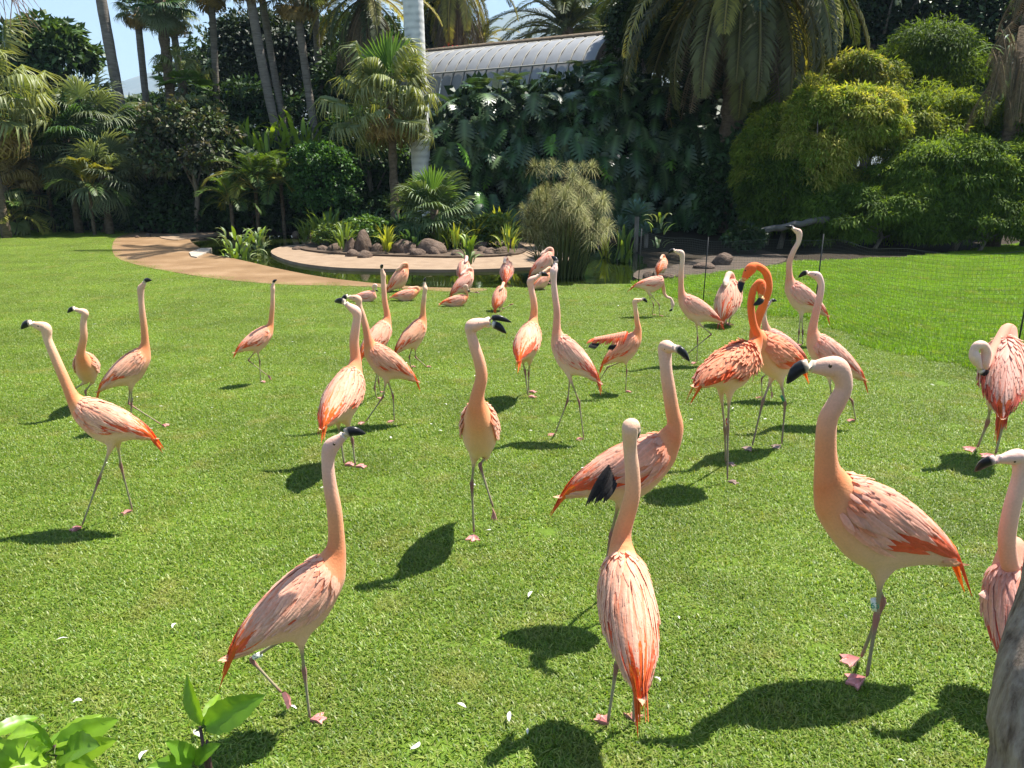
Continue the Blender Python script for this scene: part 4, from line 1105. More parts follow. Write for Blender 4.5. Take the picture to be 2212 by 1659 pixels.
# ---- rocks
def rock_mesh(seed):
    import bmesh
    r2 = np.random.default_rng(seed); bm = bmesh.new(); bmesh.ops.create_icosphere(bm, subdivisions=3, radius=1)
    ph = r2.random((6, 3))*6.28; dr = r2.normal(size=(6, 3))*2.2
    cuts = r2.normal(size=(7, 3)); cuts /= np.linalg.norm(cuts, axis=1)[:, None]
    for v in bm.verts:
        c = np.array(v.co); d = 1+sum(0.07*math.sin(dr[i] @ c*1.2+ph[i, 0]) for i in range(6))
        for q in cuts:
            s = c @ q
            if s*d > 0.72: d = 0.72/s+(d-0.72/s)*0.25
        v.co = Vector(c*d)
    me = bpy.data.meshes.new('rock'); bm.to_mesh(me); bm.free(); me.materials.append(M_rock)
    me.polygons.foreach_set('use_smooth', np.ones(len(me.polygons), dtype=bool)); me.update()
    return me
RK = [rock_mesh(s) for s in range(5)]
RG = 'rocks on the island and pond edge'
for i, (u, vb, w_, h_, lab) in enumerate([
    (785, 548, 30, 46, 'tall upright boulder on the island'), (758, 549, 26, 30, 'blocky grey boulder left of the tall upright one'), (815, 549, 24, 24, 'grey rock right of the tall upright boulder'),
    (728, 546, 26, 16, 'low dark rock at the left of the island rock row'), (700, 545, 22, 14, 'flat dark rock behind the left shoreline'), (762, 556, 26, 16, 'low brown rock in front of the blocky boulder'),
    (790, 558, 30, 14, 'long low brown rock before the upright boulder'), (872, 551, 40, 34, 'large brown boulder in the middle of the island'), (925, 552, 46, 28, 'wide brown boulder right of the large one'),
    (903, 556, 26, 20, 'round reddish rock lying nearest the apron'), (938, 555, 20, 20, 'rough dark stump like rock on the apron'), (985, 557, 22, 14, 'small brown rock right on the apron edge'),
    (1035, 541, 30, 22, 'pale slanted rock near the yellow bush'), (1042, 548, 24, 12, 'flat rock below the pale slanted one'), (1056, 553, 24, 16, 'dark rock left of the papyrus foot'), (1090, 548, 26, 14, 'flat stone beside the papyrus foot'), (1106, 540, 30, 18, 'brown rock behind the papyrus foot'),
    (662, 513, 22, 18, 'pale rounded rock across the water at left'), (640, 512, 14, 12, 'small pale rock left of the rounded one across the water'), (720, 511, 20, 16, 'dim rock across the water right of the rounded one'),
    (645, 541, 26, 10, 'dark flat rock on the left tip of the apron'),
    (1008, 610, 24, 16, 'small dark rock in the pond under the sprig'), (1042, 611, 22, 7, 'flat dark stone lying beside the rock in the pond'),
    (1402, 607, 34, 20, 'round boulder behind the net corner'), (1440, 605, 30, 17, 'second round boulder behind the net'), (1468, 603, 24, 12, 'low boulder behind the pale flamingo neck'),
    (1560, 572, 40, 24, 'grey rock mound on the bare earth behind the net'), (1520, 580, 40, 16, 'low earth mound behind the net'), (320, 511, 12, 7, 'small stone at the back of the sand'), (296, 514, 10, 6, 'tiny stone by the back lawn edge')]):
    p = ground(u, vb); s = 1/ppm(p[1], 0); o = obj('rock', RK[i % 5]); o.location = (p[0], p[1], h_*s*0.28 - (0.1 if vb > 606 and u < 1100 else 0))
    k_ = 1.25 if 690 < u < 1120 and 530 < vb < 565 else 1.0; o.scale = (w_*s*0.6*k_, w_*s*0.5*k_, h_*s*0.72*k_); o.rotation_euler = (random.uniform(-.15, .15), random.uniform(-.15, .15), random.uniform(0, 6.28)) if h_ < 30 else (0, 0, random.uniform(0, 6.28))
    tag(o, lab, 'rock', RG)
a_, b_ = at(1612, 505, 20.2), at(1790, 472, 20.4)
lg = MB(); K = 12
lg.tube([a_+(b_-a_)*k/K+np.array([0, 0, 0.02*math.sin(k*2.1)]) for k in range(K+1)], [0.085+0.010*math.sin(k*3) for k in range(K+1)], (0.2, 0.18, 0.15), 10)
lo = lg.build('leaning_log', rough_mat('shade_toned_bark', [(0.3, (0.06, 0.055, 0.05)), (0.7, (0.16, 0.15, 0.135))], scale=9, stretch=(.4, 1, 1), bump=.8)); tag(lo, 'grey leaning log in the shade of the bamboo behind the net', 'log')  # bark coloured darker so the log looks shaded
pbush('low_shrub', 'small dark shrub carrying the left end of the leaning log', 'shrub', 1610, 518, 42, 30, 20.2, 3500, 9, w=.5, cols=(Gd, (.03, .055, .02)), clumps=30, csize=.35, trunk=False)
# ================================================================ FLAMINGOS
#          dorsal x,z      ventral x,z     half width   (tail -> neck, body length about 1)
BODY = np.array([
    (-.665, -.360, -.668, -.378, .016), (-.59, -.22, -.615, -.37, .082), (-.48, -.085, -.49, -.36, .135), (-.34, .05, -.36, -.345, .172),
    (-.20, .16, -.22, -.355, .197), (-.06, .245, -.06, -.375, .203), (.06, .30, .12, -.315, .203), (.14, .33, .25, -.18, .19),
    (.195, .352, .355, -.03, .162), (.225, .375, .415, .08, .13)])
RB = catmull(BODY, 2)                       # 23 rings
NR, NS = len(RB), 20
ANG = np.arange(NS)*2*math.pi/NS

def surf(r, a):
    """point and outward normal on the template body, ring coordinate r (float), angle a from the back"""
    r_ = min(max(r, 0), NR-1.001); i = int(r_); q = RB[i]+(RB[i+1]-RB[i])*(r_-i)
    D, Vn = np.array([q[0], 0, q[1]]), np.array([q[2], 0, q[3]]); c = (D+Vn)/2; h = (D-Vn)/2
    P = c+h*math.cos(a)+np.array([0, q[4]*math.sin(a), 0])
    hn = np.linalg.norm(h)+1e-6
    n = nrm(h/hn*math.cos(a)/hn+np.array([0, math.sin(a)/q[4], 0]))
    return P, n

PAL = {
 'ch': dict(belly=(.75, .455, .29), chest=(.75, .30, .13), neck=(.74, .23, .09), mid=(.75, .305, .15), head=(.74, .44, .31), pale=(.84, .49, .345), mix=(.83, .28, .13), red=(.82, .085, .02), bill=(.72, .55, .46)),
 'pk': dict(belly=(.76, .50, .37), chest=(.75, .35, .235), neck=(.75, .28, .175), mid=(.75, .35, .24), head=(.74, .50, .40), pale=(.84, .52, .41), mix=(.82, .30, .20), red=(.74, .075, .045), bill=(.72, .56, .5)),
 'or': dict(belly=(.83, .48, .34), chest=(.84, .30, .13), neck=(.82, .15, .03), mid=(.82, .16, .03), head=(.83, .15, .03), pale=(.86, .38, .22), mix=(.85, .22, .085), red=(.82, .09, .015), bill=(.80, .40, .16)),
}

def feather_strip(P, w, nrmls, c0, c1, V, Fc, C):
    k0 = len(V); K = len(P); prof = [.35, .8, 1.0, .95, .62, .08] if K == 6 else [.4, .95, 1.0, .75, .08]
    for k in range(K):
        tg = nrm(P[min(k+1, K-1)]-P[max(k-1, 0)]); s = nrm(np.cross(tg, nrmls[k]))*w*prof[k]*0.5
        f = k/(K-1); c = np.array(c0)*(1-f)+np.array(c1)*f
        V += [P[k]-s-nrmls[k]*w*.07, P[k]+nrmls[k]*w*.05, P[k]+s-nrmls[k]*w*.07]; C += [c*1.03, c*np.array([1, .9, .86]), c*1.03]
    Fc += [(k0+k*3+j, k0+k*3+j+1, k0+k*3+j+4, k0+k*3+j+3) for k in range(K-1) for j in range(2)]

def wing(sgn, pal, rows, cols, fluff, rnd, plume=1.0, redness=1.0, fwid=1.0):
    """one folded wing: rows of overlapping feathers on the template body, tips lifting slightly"""
    V, Fc, C = [], [], []
    step = 1.30/(NR-1)
    for i in range(rows):
        f = i/(rows-1)                                  # 0 hind row (lowest layer) .. 1 front row
        r0 = 6.5+(16.9-6.5)*f
        amax = R(82+26*min(1, f*1.6)); amin = R(3)
        ncol = max(4, int(cols*(0.75+0.35*math.sin(math.pi*min(1, f+.15)))))
        for j in range(ncol):
            g = (j+0.5+rnd.uniform(-.4, .4))/ncol; a = amin+(amax-amin)*g
            ln = (0.33-0.18*f)*(1+0.35*fluff)*rnd.uniform(.8, 1.25)*(1.15 if g < .5 else 1.0); w = (0.063-0.022*f)*fwid*rnd.uniform(.8, 1.25)
            P, Nn = [], []; off = 0.004+0.003*f+rnd.uniform(0, .004); r_s = r0+rnd.uniform(-.5, .5); dr = rnd.uniform(-.02, .16)*(1+fluff)
            for k in range(5):
                q = k/4; rr = r_s-q*ln/step
                p, n = surf(rr, a+dr*q)
                if rr < 0: p = p+np.array([rr*step*0.8, 0, rr*step*0.75])
                lift = off+(0.012+0.012*f+0.10*fluff*(q**1.5)*rnd.uniform(.5, 1.2))*q**1.2
                p = p+n*lift; p[1] *= sgn; n = np.array([n[0], n[1]*sgn, n[2]]); P.append(p); Nn.append(n)
            x = rnd.random(); pr = np.array(pal['pale']); mi = np.array(pal['mix']); rd_ = np.array(pal['red'])
            low = np.clip((g-.58)/.15, 0, 1)*np.clip((.62-f)/.2, 0, 1)
            if x < 1.0*redness*low: c0, c1 = rd_, rd_*.6+mi*.4
            elif x < 0.10 + (0.16 if 0.3 < g < .7 else 0): c0, c1 = mi*.9+rd_*.1, mi*.55+pr*.45
            elif x < .5: c0, c1 = mi*.7+pr*.3, pr*.9+mi*.1
            else: c0, c1 = mi*.3+pr*.7, pr
            b_ = rnd.uniform(.88, 1.08)
            feather_strip(P, w, Nn, np.array(c0)*b_, np.array(c1)*b_, V, Fc, C)
    for j in range(int(cols*1.5)):                      # long pale shoulder feathers draped over the wing
        g = rnd.random(); a = R(26+52*g); r_s = 14.6-4.6*rnd.random()**1.2; ln = rnd.uniform(.26, .40); dr = rnd.uniform(.18, .46); P, Nn = [], []
        for k in range(6):
            q = k/5; p, n = surf(r_s-q*ln/step, a+dr*q**1.3); p = p+n*(0.020+0.014*q+.06*fluff*q); p[1] *= sgn; n = np.array([n[0], n[1]*sgn, n[2]]); P.append(p); Nn.append(n)
        pr, mi = np.array(pal['pale']), np.array(pal['mix']); b_ = rnd.uniform(.92, 1.08); t_ = rnd.random()
        feather_strip(P, rnd.uniform(.040, .056)*fwid**.6, Nn, (mi*(.75-.5*t_)+pr*(.25+.5*t_))*b_, np.minimum(pr*1.04*b_, .9), V, Fc, C)
    for j in range(int(13*plume)):                      # long hind feathers that droop over the tail
        a = R(rnd.uniform(6, 74)); r_s = rnd.uniform(4.5, 8.5); ln = rnd.uniform(.40, .66); P, Nn = [], []
        for k in range(6):
            q = k/5; rr = r_s-q*ln/step; p, n = surf(max(rr, 0.8), a*(1-.25*q))
            over = max(0.8-rr, 0)*step
            p = p+np.array([-over*0.45, 0, -over*1.0])+n*(0.012+.012*q); p[1] *= sgn; n = np.array([n[0], n[1]*sgn, n[2]]); P.append(p); Nn.append(n)
        rc = np.array(pal['red'])*rnd.uniform(.85, 1.15)+np.array([0, rnd.uniform(0, .10), 0])
        feather_strip(P, rnd.uniform(.034, .055), Nn, rc*np.array([1, 1.3, 1.3]), rc, V, Fc, C)
    return np.array(V), Fc, np.array(C)

FIT = {
 'large flamingo at right front': dict(nb=(1783, 1005), tr=(2055, 1205), bt=(1905, 1042), bl=(1893, 1236)),
 'flamingo in front standing': dict(nb=(1360, 1165), tr=(1358, 1465)),
 'large flamingo at left front': dict(nb=(731, 1190), tr=(502, 1395), bt=(600, 1228), bl=(672, 1366)),
 'flamingo walking left at front': dict(nb=(158, 855), tr=(326, 936), bt=(220, 860), bl=(228, 965)),
 'flamingo with black flight': dict(nb=(1452, 930), tr=(1248, 1050), bt=(1352, 935), bl=(1335, 1102)),
 'flamingo walking towards': dict(nb=(1037, 858), bl=(1018, 992)),
 'flamingo with its back to': dict(nb=(764, 785), tr=(706, 905)),
 'flamingo leaning left': dict(nb=(801, 735), tr=(886, 808), bt=(842, 747), bl=(827, 827)),
 'flamingo with stretched neck': dict(nb=(833, 686), tr=(786, 762)),
 'flamingo stepping forward': dict(nb=(913, 682), tr=(863, 755), bl=(887, 752)),
 'flamingo seen from behind': dict(nb=(1153, 690), tr=(1121, 768)),
 'tall pale flamingo': dict(nb=(1206, 712), tr=(1282, 808), bl=(1230, 821)),
 'flamingo holding out': dict(nb=(1377, 714), bl=(1358, 771)),
 'flamingo far left facing': dict(nb=(183, 762), bl=(170, 822)),
 'flamingo with raised head stepping': dict(nb=(314, 744), tr=(226, 832), bt=(258, 766), bl=(277, 839)),
 'flamingo alone on': dict(nb=(585, 700), tr=(519, 755), bl=(546, 757)),
 'orange flamingo with ruffled': dict(nb=(1634, 745), tr=(1512, 822), bl=(1588, 842), bt=(1578, 706)),
 'orange flamingo bending': dict(nb=(1625, 718), tr=(1733, 802), bl=(1675, 799), bt=(1694, 694)),
 'pale flamingo with raised head and': dict(nb=(1709, 600), tr=(1778, 668), bt=(1742, 624), bl=(1728, 683)),
 'pink necked': dict(nb=(1759, 712), tr=(1852, 806), bt=(1806, 736), bl=(1795, 823)),
 'pale flamingo lifting': dict(nb=(1472, 630), tr=(1551, 688), bt=(1512, 647), bl=(1503, 701)),
}
GRP = 'flamingos on the lawn and by the pond'

def flamingo(label, vfoot, bc, spx, yaw, neck=None, hc=None, face=None, legs=(), pitch=0.0, pal='ch', detail=1.0, hs=1.0, hup=None, dy=0.0, fluff=0.0, mode='stand', nr=1.0,
             bend=62.0, open_=0.0, bands=(), extra=(), bz=None, plume=1.0, redness=.55, fat=1.0, ywz=0.0, seed=0, ndy=None, neck_r=None, fit=None, lenx=1.0, fwid=1.0, keep_yaw=True):
    rnd = random.Random(hash(label) % 100000 if seed == 0 else seed)
    if mode == 'sleep': fat, lenx, redness = 1.15, .9, .35
    rnd = random.Random(sum(ord(ch) for ch in label)+seed)
    Y = ground(CU, vfoot, ywz)[1]+dy; hs = hs*.92
    fit = fit or next((v for k, v in FIT.items() if label.startswith(k)), None)
    def pose(x):
        c_ = at(x[0], x[1], Y); s_ = math.exp(x[3])*spx/ppm(Y, c_[2]); yy, pp_ = R(yaw), R(x[2])
        f1 = np.array([math.cos(yy)*math.cos(pp_), math.sin(yy)*math.cos(pp_), math.sin(pp_)]); l1 = np.array([-math.sin(yy), math.cos(yy), 0.0])
        return c_, s_, f1, l1, np.cross(f1, l1)
    x = np.array([bc[0], bc[1], pitch, 0.0], float)
    if fit:
        TP_ = dict(nb=(.372, .43), tr=(-.62, -.31), bt=(-.06, .245), bl=(-.02, -.375)); WT = dict(nb=1.0, tr=.8, bt=.5, bl=.6)
        def res(x):
            c_, s_, f1, l1, u1 = pose(x); r_ = []
            for k, uv in fit.items():
                q_ = c_+s_*(TP_[k][0]*lenx*f1+TP_[k][1]*u1); dv = q_-np.array([0, 0, HC]); zd = dv[1]*CP-dv[2]*SP
                r_ += [WT[k]*(CU+F*dv[0]/zd-uv[0])/spx, WT[k]*(CV-F*(dv[1]*SP+dv[2]*CP)/zd-uv[1])/spx]
            return np.array(r_+[(x[2]-pitch)*.004, x[3]*.45])
        for _ in range(12):
            r0_ = res(x); J = np.array([(res(x+e)-r0_)/h_ for h_, e in ((h_, np.eye(4)[k]*h_) for k, h_ in enumerate((.5, .5, .3, .01)))]).T
            x = x-np.linalg.solve(J.T @ J+np.eye(4)*1e-6, J.T @ r0_)*.8
    c, s, *_ = pose(x); pitch = x[2]
    pl = PAL[pal]; tv = rnd.uniform(.94, 1.04)
    P_ = {k: np.array(v)*tv*np.array([1, rnd.uniform(.95, 1.05), rnd.uniform(.93, 1.07)]) for k, v in pl.items()}
    y_, p_ = R(yaw), R(pitch)
    fw = np.array([math.cos(y_)*math.cos(p_), math.sin(y_)*math.cos(p_), math.sin(p_)])
    lat = np.array([-math.sin(y_), math.cos(y_), 0.0]); upv = np.cross(fw, lat)
    fh = np.array([math.cos(y_), math.sin(y_), 0.0])
    def tw(x): x = np.asarray(x, float); return c+s*(x[..., 0:1]*lenx*fw+x[..., 1:2]*lat*fat+x[..., 2:3]*upv)
    root = thing('flamingo', label, 'flamingo', (c[0], c[1], ywz), GRP)
    # --- body rings
    rings, cols = [], []
    for i in range(NR):
        q = RB[i]; D, Vn = np.array([q[0], 0, q[1]]), np.array([q[2], 0, q[3]]); cc, h = (D+Vn)/2, (D-Vn)/2
        ex = np.sign(np.sin(ANG))*np.abs(np.sin(ANG))**0.9
        rings.append(tw(cc+np.cos(ANG)[:, None]*h+np.array([0, 1, 0])*(q[4]*ex)[:, None]))
        f = i/(NR-1); k_ = np.clip((f-.6)/.4, 0, 1)**1.3
        bk = (0.5+0.5*np.cos(ANG))[:, None]
        cb = P_['belly']*(1-k_)+P_['chest']*k_
        cols.append(np.tile(cb, (NS, 1))*(1-0.35*bk)+P_['mix']*0.35*bk)
    # --- neck and head path
    q = RB[-1]; n0 = tw(np.array([(q[0]+q[2])/2, 0, (q[1]+q[3])/2])); qh = math.hypot(q[0]-q[2], q[1]-q[3])/2*s; qw = q[4]*s
    nbw = tw(np.array([.372, 0, .43])); ny = (nbw[1]-Y if ndy is None or fit else ndy)
    if mode == 'sleep':
        sd_ = rnd.choice([-1, 1])*0.05
        npts = [tw(np.array(v)) for v in [(.41, sd_*.3, .30), (.40, sd_, .42), (.29, sd_*1.5, .445), (.16, sd_*1.6, .385)]]
        hcw = tw(np.array([.04, sd_*1.4, .335])); fcw = tw(np.array([-.12, sd_, .28])); hu = upv
    else:
        npts = [at(v[0], v[1], Y+ny+(v[2] if len(v) > 2 else 0)) for v in neck]
        hcw = at(hc[0], hc[1], Y+ny+(hc[2] if len(hc) > 2 else 0)); fcw = at(face[0], face[1], Y+ny+(face[2] if len(face) > 2 else 0))
        hu = np.array(hup, float) if hup is not None else np.array([0, 0, 1.0])-0.5*fh
    if mode == 'stand' and hu[2] > -5 and not (hup is not None and hup[0] == 1):
        while len(npts) > 1 and np.linalg.norm(npts[0]-nbw) < .16*s: npts.pop(0)
        npts = [nbw]+npts
    f_ = nrm(fcw-hcw); hu = nrm(hu-f_*(hu @ f_)); hl = np.cross(hu, f_)
    H = s*hs
    rm = .0655*s*nr if neck_r is None else neck_r*s
    path = [n0]+npts+[hcw-f_*.035*H-hu*.008*H, hcw+f_*.035*H, hcw+f_*.092*H-hu*.004*H, hcw+f_*.138*H-hu*.010*H]
    rad = [(qh, qw)]+[(rm*(1.10-.24*(k/(max(1, len(npts)-1)))),)*2 if not (k == 0 and mode == 'stand') else (rm*1.3, rm*1.22) for k in range(len(npts))]+[(.072*H, .066*H), (.066*H, .057*H), (.050*H, .040*H), (.037*H, .027*H)]
    PP = catmull(np.array([np.concatenate([p, r]) for p, r in zip(path, rad)]), 5 if detail > .5 else 3)[1:]
    ctr, rd = PP[:, :3], np.maximum(PP[:, 3:], .012*s)
    T = np.gradient(np.vstack([n0, ctr]), axis=0)[1:]; T /= np.linalg.norm(T, axis=1)[:, None]+1e-9
    hv = nrm(tw(np.array([q[0], 0, q[1]]))-tw(np.array([q[2], 0, q[3]])))
    seg = np.linalg.norm(np.diff(np.vstack([n0, ctr]), axis=0), axis=1); al = np.cumsum(seg)/seg.sum()
    nh = 4*(5 if detail > .5 else 3)
    nB = np.cross(hv, lat); nB = nB if nB @ (ctr[3]-n0) > 0 else -nB
    for i in range(min(6, len(ctr))): T[i] = nrm(T[i]*((i+1)/7)+nB*(1-(i+1)/7))
    for i in range(len(ctr)):
        hv = nrm(hv-T[i]*(hv @ T[i])); wv = np.cross(hv, T[i])
        if i == 0 and wv @ lat < 0: pass
        rings.append(ctr[i]+np.cos(ANG)[:, None]*hv*rd[i, 0]-np.sin(ANG)[:, None]*wv*rd[i, 1]*(-1 if np.cross(hv, T[i]) @ np.cross(hv, T[i]) < 0 else 1))
        a_ = al[i]; ch_ = al[len(ctr)-1-nh]
        x = min(1, a_/ch_)
        if x < .16: cn0 = P_['chest']*(1-x/.16)+P_['neck']*(x/.16)
        cn = cn0 if x < .16 else P_['neck']*(1-min(1, x*2))+P_['mid']*min(1, x*2) if x < .5 else P_['mid']*(1-(x-.5)*2)+P_['head']*((x-.5)*2)
        cols.append(np.tile(cn, (NS, 1)))
    # keep the winding of neck rings in step with the body rings
    b0, nn0 = rings[NR-1], rings[NR]
    if np.linalg.norm(b0-nn0, axis=1).sum() > np.linalg.norm(b0-nn0[(-np.arange(NS)) % NS], axis=1).sum():
        for i in range(NR, len(rings)): rings[i] = rings[i][(-np.arange(NS)) % NS]
    V = list(np.concatenate(rings)); C = list(np.concatenate(cols)); nr_ = len(rings)
    faces = {(i, j): (i*NS+j, i*NS+(j+1) % NS, (i+1)*NS+(j+1) % NS, (i+1)*NS+j) for i in range(nr_-1) for j in range(NS)}
    Fc = []
    # --- legs grow out of the belly
    feet = []
    cfold = lambda k: np.array(k)
    lc_up, lc_j, lc_lo = np.array((.36, .30, .17))*rnd.uniform(.8, 1.1), np.array((.26, .115, .095))*rnd.uniform(.8, 1.3), np.array((.33, .28, .17))*rnd.uniform(.8, 1.1)
    if pal == 'or': lc_up, lc_j, lc_lo = np.array((.36, .25, .2)), np.array((.25, .14, .11)), np.array((.26, .19, .15))
    Lg = []
    for L_ in legs:
        an, ft = L_['a'], L_['f']
        gp_ = ground(ft[0], ft[1], ywz) if len(ft) == 2 else at(ft[0], ft[1], Y+ft[2])
        if len(ft) == 2: gp_ = gp_+np.array([0, 0, .018*s/.5])
        ap = at(an[0], an[1], (an[2]+Y) if len(an) > 2 else (0.55*gp_[1]+0.45*Y))
        Lg.append((ap, gp_, len(ft) == 2, L_))
    order = sorted(range(len(Lg)), key=lambda k: -float((Lg[k][0]-c) @ lat))
    for o_i, k in enumerate(order):
        ap, gp_, onground, L_ = Lg[k]
        sg = 1 if (o_i == 0 if len(Lg) > 1 else (ap-c) @ lat > 0) else -1
        hip = tw(np.array([L_.get('hx', -.02), sg*.085, -.36]))
        best = min(((i, j) for i in range(5, 16) for j in range(NS)), key=lambda ij: np.linalg.norm(V[ij[0]*NS+ij[1]]-hip)+(0 if (i_ok := faces.get(ij)) else 9))
        i, j = best
        hole = [(i-1, (j-1) % NS), (i-1, j), (i, (j-1) % NS), (i, j)]
        if any(h_ not in faces for h_ in hole): i, j = i, (j+2*sg) % NS; hole = [(i-1, (j-1) % NS), (i-1, j), (i, (j-1) % NS), (i, j)]
        if any(h_ not in faces for h_ in hole): continue
        for h_ in hole: faces.pop(h_)
        vid = lambda a, b: a*NS+b % NS
        loop = [vid(i-1, j-1), vid(i-1, j), vid(i-1, j+1), vid(i, j+1), vid(i+1, j+1), vid(i+1, j), vid(i+1, j-1), vid(i, j-1)]
        hp = V[vid(i, j)]
        d = ap-hp; dn = nrm(d)
        pts = [hp+dn*.035*s, hp+d*.22, hp+d*.45, hp+d*.80, ap-dn*.03*s, ap, ap+nrm(gp_-ap)*.045*s, ap+(gp_-ap)*.3, ap+(gp_-ap)*.75, gp_]
        rr = [.056, .028, .0165, .0148, .0245, .030, .022, .0138, .013, .0175]
        cc = [P_['belly'], P_['belly']*.8+lc_up*.2, lc_up, lc_up, lc_j, lc_j, lc_j, lc_lo, lc_lo, lc_j]
        bend_w = L_.get('bow', 0)
        u0 = None; prev = loop
        Tt = np.gradient(np.array(pts), axis=0)
        for m_ in range(len(pts)):
            tg = nrm(Tt[m_])
            u0 = nrm(np.cross(tg, (0.3, 0.2, 1)) if u0 is None else u0-tg*(u0 @ tg)); w0 = np.cross(tg, u0)
            ring = [pts[m_]+(math.cos(t_)*u0+math.sin(t_)*w0)*rr[m_]*s for t_ in np.arange(8)*math.pi/4]
            if m_ == 0:
                bestp = None
                for dr in (1, -1):
                    for sh in range(8):
                        perm = [(dr*x+sh) % 8 for x in range(8)]
                        e = sum(np.linalg.norm(V[loop[x]]-ring[perm[x]]) for x in range(8))
                        if bestp is None or e < bestp[0]: bestp = (e, dr, sh)
                dr, sh = bestp[1:]
            ring = [ring[(dr*x+sh) % 8] for x in range(8)]
            ids = list(range(len(V), len(V)+8)); V += ring; C += [cc[m_]]*8
            Fc += [(prev[x], prev[(x+1) % 8], ids[(x+1) % 8], ids[x]) for x in range(8)]
            prev = ids
        Fc.append(tuple(prev))
        feet.append((gp_, ap, onground, L_))
    Fc += list(faces.values()); Fc += [tuple(range(NS)), tuple(range((nr_-1)*NS, nr_*NS))[::-1]]
    used = sorted({i for f in Fc for i in f}); remap = {o_: n_ for n_, o_ in enumerate(used)}
    V2 = np.array([V[i] for i in used]); C2 = np.array([C[i] for i in used]); F2 = [tuple(remap[i] for i in f) for f in Fc]
    body = part('body', V2, F2, M_plumage, root, C2)
    import bmesh
    bm = bmesh.new(); bm.from_mesh(body.data); bmesh.ops.recalc_face_normals(bm, faces=bm.faces); bm.to_mesh(body.data); bm.free()
    if detail > .5:
        md = body.modifiers.new('smooth', 'SUBSURF'); md.levels = 1; md.render_levels = 1
    # --- wings
    rows, colsn = (13, 11) if detail > .8 else ((9, 8) if detail > .4 else (6, 6))
    for sg in (1, -1):
        Wv, Wf, Wc = wing(sg, P_, rows, colsn, fluff, rnd, plume, redness, fwid)
        part('wing', tw(Wv), Wf, M_feather, root, Wc)
    # undertail coverts: a soft pale tuft
    Vt, Ft, Ct = [], [], []
    for k in range(12 if detail > .5 else 6):
        a = R(rnd.uniform(-75, 75)); r_s = rnd.uniform(2.2, 4.5); pp, nn = [], []
        for m_ in range(5):
            rr_ = r_s-m_*rnd.uniform(.75, 1.0); p0, n_ = surf(max(rr_, .5), math.pi+a); p0 = p0+np.array([min(0, rr_-.5)*.05, 0, 0])+n_*.008; pp.append(p0); nn.append(n_)
        feather_strip(pp, rnd.uniform(.04, .07), nn, P_['belly'], np.minimum(P_['belly']*1.12, .86), Vt, Ft, Ct)
    part('tail', tw(np.array(Vt)), Ft, M_feather, root, np.array(Ct))
    # --- bill
    if mode != 'sleep':
        def mandible(l0, l1, b0_, k0, r0h, name, up_, cols_):
            q = MB(); pts, rh = [], []; p = hcw+f_*.085*H+hu*up_*H; a = 0.0; n_ = 9
            for k in range(n_+1):
                f = k/n_; pts.append(p.copy()); a = R(b0_)*np.clip((f-.22)/.4, 0, 1)+k0; p = p+(f_*math.cos(a)-hu*math.sin(a))*(l0+l1)*H/n_
            rh = [r0h*x*H for x in (.86, .90, .93, 1.0, 1.04, 1.02, .92, .74, .5, .16)]
            Vv, Ff, Cc = [], [], []
            for k in range(n_+1):
                tg = nrm(pts[min(k+1, n_)]-pts[max(k-1, 0)]); un = nrm(np.cross(hl, tg))
                if un @ hu < 0 and k < 3: un = -un
                for t_ in np.arange(10)*math.pi/5: Vv.append(pts[k]+un*math.cos(t_)*rh[k]+hl*math.sin(t_)*rh[k]*.72)
                Cc += [cols_[k]]*10
            Ff = [(i*10+j, i*10+(j+1) % 10, (i+1)*10+(j+1) % 10, (i+1)*10+j) for i in range(n_) for j in range(10)]+[tuple(range(10))[::-1], tuple(range(n_*10, n_*10+10))]
            part(name, Vv, Ff, M_bill, root, np.array(Cc))
        bl, bk = P_['bill'], np.array((.012, .012, .014))
        if open_ == 0:
            mandible(.10, .155, bend, 0.0, .046, 'bill', -.004, [bl]*4+[bk]*6)
        else:
            mandible(.10, .17, bend*.75, -0.02, .027, 'upper_bill', .012, [bl]*3+[bk]*7)
            mandible(.09, .14, bend*.8, open_, .036, 'lower_bill', -.018, [bl]*3+[np.array((.75, .72, .62))]*1+[bk]*6)
        if detail > .5:
            for sg in (1, -1):
                me = EYE; e = hcw+f_*.040*H+hu*.014*H+hl*sg*.049*H
                x, y, z = axes(hl*sg, hu); place('eye', me, root, e, x, y, z, .0125*H)
    # --- feet
    for (gp_, ap, og, L_) in feet:
        td = L_.get('toe'); ln = .165*s
        if og:
            ty = R(td) if td is not None else y_
            fd = np.array([math.cos(ty), math.sin(ty), 0]); fl = np.array([-fd[1], fd[0], 0]); nz = UP; sp = 36; origin = np.array([gp_[0], gp_[1], ywz+.006])
        else:
            fd = nrm(nrm(gp_-ap)+0.25*fh) if td is None else nrm(at(td[0], td[1], Y+(L_['f'][2]))-gp_); fl = nrm(np.cross(fd, (0.2, .1, 1)) if abs(fd[2]) < .95 else lat); nz = np.cross(fd, fl)*-1; sp = L_.get('spread', 14); origin = gp_
        ts = [(R(a_), l_) for a_, l_ in ((-sp, .92), (-sp*.5, .74), (0, 1.0), (sp*.5, .74), (sp, .92))]
        Vf, Cf, Ff = [], [], []
        tops = [(0, -.012*s/ln, .014)]+[(math.cos(a_)*l_, math.sin(a_)*l_, .006) for a_, l_ in ts]
        ridge = [(math.cos(ts[k][0])*.5, math.sin(ts[k][0])*.5, .018 if k % 2 == 0 else .006) for k in range(5)]
        allp = tops+ridge; pk = np.array((.66, .27, .25))*rnd.uniform(.85, 1.05)
        if pal == 'or': pk = np.array((.33, .22, .19))
